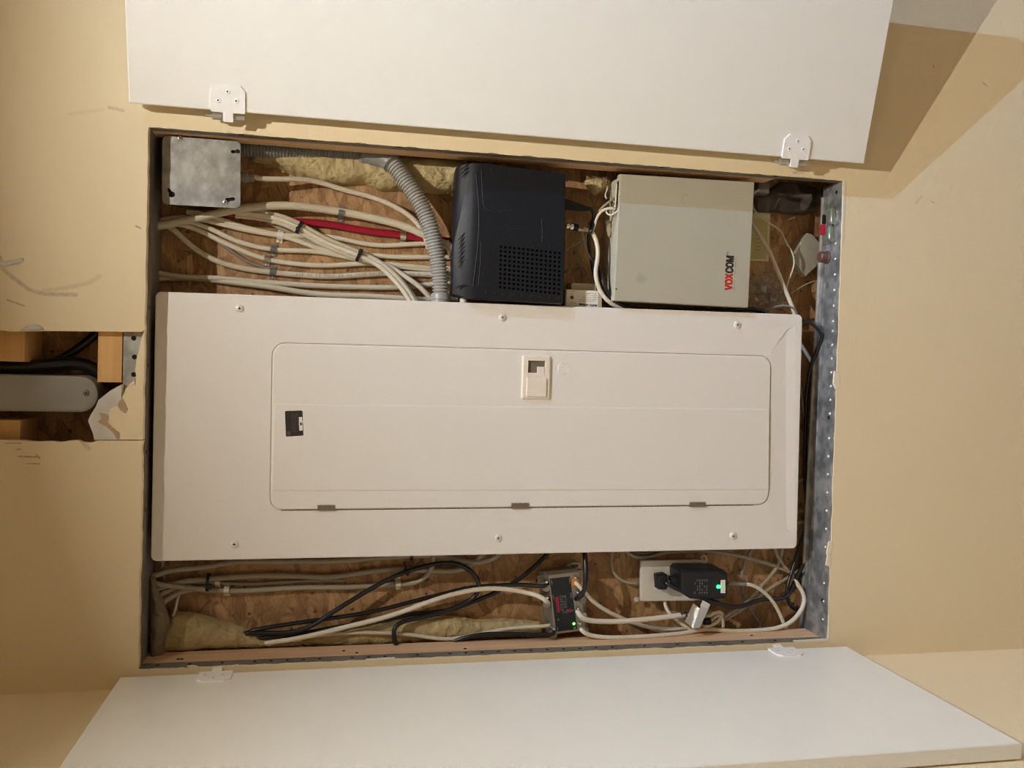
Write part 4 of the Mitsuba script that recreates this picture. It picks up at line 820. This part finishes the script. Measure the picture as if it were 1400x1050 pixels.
for i in range(4):
    x = 765.2 + i * 2.4
    for y in np.arange(814, 838, 3.6):
        if rng.random() < .8:
            part(lb, 'print_line', ext(ppoly([(x + (y - 814) * .08, y), (x + 1.3 + (y - 814) * .08, y), (x + 1.5 + (y - 814) * .08, y + 2.6), (x + .2 + (y - 814) * .08, y + 2.6)], WM), WM, WM + .0007), 'ink_dim')
for x, y in ((772.3, 815.2), (775.5, 834.5), (782.6, 834.5), (763.3, 847.2)):
    part(lb, 'print_dot', lathe(at(x, y, WM + .0005), W_, [(0, 0), (.0015, 0), (.0015, .0003), (0, .0003)], 12), 'ink_dim')
part(lb, 'red_mark', ext(ppoly([(776.3, 833), (780.6, 832.5), (781, 836.4), (778.5, 837.6), (776.4, 836.3)], WM), WM, WM + .0008), 'ink_red_dim')
for P in ([(753, 792.5), (754.3, 792.4), (755.3, 799), (754, 799.2)], [(777.3, 790), (778.6, 789.8), (779.8, 797), (778.5, 797.2)], [(755.2, 813), (756.5, 812.8), (757.5, 820), (756.2, 820.2)], [(779.3, 810), (781.3, 809.8), (782.4, 817), (780.2, 817.4)], [(761, 857), (762.4, 856.8), (763, 862), (761.8, 862.2)], [(783.5, 857), (787.6, 856.6), (788, 860), (784, 860.5)]):
    part(lb, 'port_mark', ext(ppoly(P, WM), WM, WM + .0007), 'ink_dim')
c = at(784.5, 852.6, WM + .0004)
key = part(k, 'light', lathe(c, W_, [(0, 0), (.0022, 0), (.0021, .0010), (.0014, .0019), (0, .0022)], 14), 'green_led', True, 'lit green indicator light')
scene[key]['emitter'] = {'type': 'area', 'radiance': rgb((.7, 10.0, .4))}
def fport(x, y, w, dirv, L=.010, mat='amp_metal'):
    d = np.array(dirv, float); d /= np.linalg.norm(d)
    kk = part(k, 'coax_port', lathe(at(x, y, w), d, [(0, 0), (.0062, 0), (.0062, .002), (.0045, .0022), (.0045, L * .45), (.0060, L * .45), (.0060, L), (0, L)], 14), mat, 30)
    return kk
for x, y in ((745.5, 798.5), (746.5, 820), (755, 862)):
    fport(x, y, -.070, (-.15, -.1, 1), .018)
    part(k, 'port_cap', lathe(at(x - .5, y - 5, -.060), W_, [(0, 0), (.0030, 0), (.0030, .010), (.0018, .012), (0, .012)], 12), 'chrome', 30)
for x, y, mt in ((787, 796, 'brass'), (790, 816, 'amp_metal'), (790.5, 838, 'chrome'), (793.5, 858.5, 'amp_metal')):
    fport(x, y, -.066, (.3, -.1, 1), .016, mt)
    part(k, 'port_cap', lathe(at(x - 2, y - 7.5, -.054), W_, [(0, 0), (.0026, 0), (.0026, .006), (.0016, .008), (0, .008)], 12), 'chrome', 30)

part(k, 'orange_ring', lathe(at(786.8, 796, -.0522), np.array([.2, -.05, 1]), [(.003, 0), (.0075, 0), (.0075, .003), (.0055, .0042), (.003, .0042)], 18), 'orange_plastic', 30, 'orange ring around one port')
cable('cream coax cable from the orange port of the amplifier slanting down to the right', [(786.5, 795.5, -.060), (789, 798.5, -.046), (796, 806, -.044), (807, 818, -.050), (820, 829, -.056), (842, 841.5, -.064), (877, 855, -.072), (909, 860, -.074), (942, 858.5, -.072), (962, 859.5, -.070), (975, 860, -.07)], .0034, 'cable_white')
cable('white coax cable from the third right port of the amplifier to the splitter', [(789.5, 835, -.058), (792.5, 840.5, -.046), (799, 846, -.046), (820, 849.5, -.048), (846, 849.5, -.050), (880, 847, -.052), (917, 842.8, -.054), (932.5, 840.7, -.054)], .0042, 'cable_white')
cable('cream coax cable from amplifier along the bottom, rising in the lower right corner', [(792.5, 857, -.060), (797, 863, -.050), (803, 867, -.050), (829.5, 871.5, -.048), (868.6, 871, -.048), (917, 867.6, -.052), (941, 864.5, -.058), (962, 860.5, -.062), (998, 862.5, -.060), (1020, 862.5, -.058), (1050.5, 860.5, -.058), (1077.6, 852.5, -.060), (1094, 836, -.062), (1099.5, 818, -.064), (1092, 801, -.068), (1086, 792, -.074)], .0036, 'cable_white')
cable('black cable bending down into the amplifier from the panel', [(798, 740, -.060), (799.5, 757, -.056), (801, 780, -.046), (800, 798, -.042), (796.5, 811, -.042), (790.5, 817.5, -.046), (787.5, 818, -.056)], .0038, 'cable_black')

# outlet, plug, adapter
k = thing('wall_outlet', 'white electrical outlet cover with two black plugs at the lower right', 'outlet')
part(k, 'box', bx(.2530, .3550, -.2740, -.2150, -.0998, -.0770), 'galvanised')
part(k, 'plate', bev(Polygon([(.2464, -.2108), (.3600, -.2114), (.3606, -.2790), (.2480, -.2768)]).buffer(-.002).buffer(.002), -.0770, -.0710, .0018), 'outlet_white', 20)
part(k, 'socket', lathe(at(907, 795.5, -.0711), W_, [(0, 0), (.0170, 0), (.0172, .0008), (.0160, .0014), (0, .0014)], 28), 'outlet_white', 30)
part(k, 'box_ear', lathe(at(869.5, 819, -.085), W_, [(0, 0), (.0045, 0), (.0045, .002), (0, .002)], 12), 'zinc')
k = thing('power_plug', 'black plug in the left socket of the white outlet', 'plug')
part(k, 'body', bev(ppoly([(898.6, 787), (911, 784.8), (914, 788), (914, 805), (911, 807), (900, 806.5)], -.050, .002).convex_hull, -.066, -.050, .004), 'black_matte', 20)
part(k, 'cord', tube([(909, 796, -.050), (916, 800, -.044), (925, 804.5, -.040), (941, 811, -.036), (966, 819.5, -.034), (985, 826, -.036), (996, 828.8, -.040), (1014, 828.8, -.046), (1032, 822.5, -.052), (1052, 819, -.058), (1074, 816, -.064), (1083, 803, -.07), (1094, 780, -.075), (1106, 750, -.08), (1108, 700, -.085)], .0036), 'cable_black', True, 'black cord sagging below the adapter')
k = thing('power_adapter', 'black power adapter with a glowing green light in the outlet', 'power adapter')
ad = ppoly([(930.5, 783), (935, 778.5), (975, 778), (990, 780), (996, 785), (996, 813), (992, 819), (975, 820.5), (945, 819.5), (933, 812), (930.5, 806)], -.026)
part(k, 'case', bev(ad.convex_hull, -.072, -.026, .005), 'black_plastic', 20)
part(k, 'edge_cap', bev(ppoly([(920.5, 791), (925, 790), (931, 789), (931, 800.5), (925, 799), (920.5, 797)], -.040).convex_hull, -.060, -.040, .002), 'black_matte', 20)
lk = part(k, 'sticker', ext(ppoly([(985, 793), (991.6, 792.8), (991.6, 811), (985, 811)], -.026), -.0262, -.0256), 'label_white', label='small white sticker')
for x in (949.5, 952.8, 956, 959.2, 962.4, 965.6):
    for y in np.arange(792, 812, 4.2):
        if rng.random() < .75:
            part(k, 'print_mark', ext(ppoly([(x, y), (x + 1.4, y), (x + 1.4, y + 3.0), (x, y + 3.0)], -.026), -.0262, -.0257), 'ink_dim')
key = part(k, 'light', lathe(at(982, 802, -.0262), W_, [(0, 0), (.0034, 0), (.0032, .0012), (.0022, .0024), (0, .0030)], 16), 'green_led', True, 'lit green indicator light')
scene[key]['emitter'] = {'type': 'area', 'radiance': rgb((.10, 11.0, 1.0))}
part(k, 'strain_relief', sweep(spline(pts([(995, 797.5, -.045), (1006, 798, -.045), (1019.5, 799, -.046)]), .003)[0], .0032, .0032, 10), 'cable_grey', True, 'grey strain relief')
part(k, 'cord', tube([(1018, 799, -.046), (1026, 799.5, -.047), (1038, 805, -.050), (1047, 812, -.053), (1056, 822, -.056), (1064, 835, -.059), (1070, 849, -.064), (1074, 858, -.068)], .0030), 'cable_white', True, 'white cord curving down to the lower right corner')

# splitter
k = thing('coax_splitter', 'shiny metal cable splitter hanging from the white coax below the outlet', 'splitter')
sp_ = [(948, 824.5), (964, 838), (949, 860.5), (936, 849.5)]
part(k, 'case', hull(np.array([at(x, y, w) for (x, y), w in zip(sp_ + sp_, [-.050, -.044, -.040, -.046] + [-.070, -.064, -.060, -.066])])), 'zinc')
part(k, 'side_plate', hull(np.array([at(x, y, w) for w in (-.036, -.046) for x, y in ((957, 831), (961, 823), (971, 827), (967, 834), (957, 858), (947, 860))])), 'zinc')
part(k, 'end_clip', hull(np.array([at(x, y, w) for w in (-.030, -.044) for x, y in ((957, 828), (961, 820.5), (970.5, 826), (967, 832))])), 'chrome')
part(k, 'coax_port', lathe(at(930, 841.3, -.053), np.array([.985, .10, .05]), [(0, 0), (.0052, 0), (.0052, .007), (.0045, .0072), (.0045, .010), (.0058, .010), (.0058, .014), (.004, .0142), (.004, .024), (0, .024)], 14), 'chrome', 30)
part(k, 'port_ring', lathe(at(936.5, 840.6, -.053), np.array([.985, .10, .05]), [(0, 0), (.0062, 0), (.0062, .003), (0, .003)], 14), 'black_matte')
part(k, 'coax_port', lathe(at(962, 850, -.056), np.array([.98, .12, 0]), [(0, 0), (.0052, 0), (.0052, .007), (.006, .007), (.006, .011), (0, .011)], 14), 'black_matte', 30)
cable('white cable rising from behind the splitter to the right of the black connector', [(964, 844, -.060), (972, 840, -.056), (980, 837, -.056), (986, 838, -.06)], .0030, 'cable_white')
cable('white cable leaving the splitter low toward the right', [(962, 856, -.060), (970, 855, -.058), (979, 851, -.058), (984, 846, -.060), (988, 838, -.066)], .0030, 'cable_white')
cable('white cable looping up out of the splitter tangle', [(966, 851, -.064), (975, 846, -.060), (983, 841, -.058), (987, 846, -.058), (988.5, 857, -.06)], .0030, 'cable_cream')
cable('white cable dropping from under the outlet to the splitter', [(909, 822, -.078), (911, 831, -.074), (917, 840, -.070), (927, 849, -.066), (938, 857, -.064), (946, 861, -.066)], .0030, 'cable_white')
cable('thin cream cable curling from the panel edge to the left side of the outlet', [(838.5, 744, -.090), (837.5, 755, -.088), (836, 772, -.086), (840, 784, -.085), (848, 792, -.085), (860, 796.5, -.085), (872, 797, -.085)], .0026, 'cable_beige')
cable('grey cable passing above the outlet and off to the right stud', [(846, 744, -.092), (856, 753, -.090), (868.6, 761, -.088), (885, 762.5, -.086), (904, 757, -.086), (933, 754, -.086), (970, 754, -.086), (1005, 759, -.086), (1050.5, 771, -.085), (1079, 781.5, -.085), (1100, 792, -.09)], .0032, 'cable_beige')
cable('second grey cable dipping beside the panel edge left of the outlet', [(856, 746, -.094), (866, 754, -.094), (880, 757, -.094), (900, 752, -.094), (915, 744, -.094)], .0028, 'cable_grey')
cable('small white wire hook on top of the outlet cover', [(959, 764, -.074), (960, 760.5, -.074), (963, 759.5, -.074), (965.5, 762, -.074), (966, 768, -.074)], .0012, 'cable_white')
cable('grey cable hanging in a bow right of the adapter', [(1029, 742, -.092), (1027, 751, -.090), (1018.5, 769, -.088), (1014, 792, -.088), (1018, 818, -.088), (1031, 842, -.090), (1040, 858, -.092)], .0026, 'cable_grey')
cable('beige cable dropping from the lower right corner of the panel', [(1058, 742, -.084), (1060, 752, -.082), (1067, 767, -.080), (1079, 781, -.080), (1088, 790, -.082), (1095, 808, -.086)], .0028, 'cable_beige')
cable('short beige cable beside the lower right corner of the panel', [(1071, 744, -.088), (1068, 758, -.086), (1063, 773, -.084), (1056, 784, -.082), (1041, 801, -.078), (1020, 823, -.074), (1004, 835, -.071), (987, 845, -.068), (968, 856, -.068)], .0030, 'cable_beige')
cable('beige cable running from the right stud down to the splitter', [(1098, 776, -.088), (1076, 790.6, -.084), (1050.5, 806, -.080), (1023, 826.5, -.077), (1000, 842, -.075), (985, 851, -.074), (970, 860, -.074)], .0030, 'cable_beige')
cable('grey cable looping behind the black cords near the right stud', [(1088, 800, -.088), (1096, 808, -.086), (1098, 822, -.088), (1092, 836, -.090), (1086, 826, -.092)], .0024, 'cable_grey')

# ======================================================== ceiling lights (out of the frame, above)
for i, (v, w, col, beam, cut) in enumerate(LIGHTS):
    where = ['nearest the recess', 'nearest the wall on the right', 'behind the first one'][i]
    k = thing('ceiling_light', f'round recessed ceiling light {where}', 'ceiling light', lathe(np.array([CEIL_U, v, w]), np.array([1.0, 0, 0]), [(.052, -.002), (.052, .003), (.056, .005), (.078, .003), (.080, -.002), (.052, -.002)], 32), 'hinge_white', 30)
    o, tgt = world([CEIL_U + .035, v, w]), world([CEIL_U + 1.0, v, w])
    scene[f'spot_{["a", "b", "c", "d"][i]}'] = {'type': 'spot', 'to_world': T().look_at(origin=list(map(float, o)), target=list(map(float, tgt)), up=[0, 1, 0]), 'intensity': rgb(col), 'beam_width': float(beam), 'cutoff_angle': float(cut)}
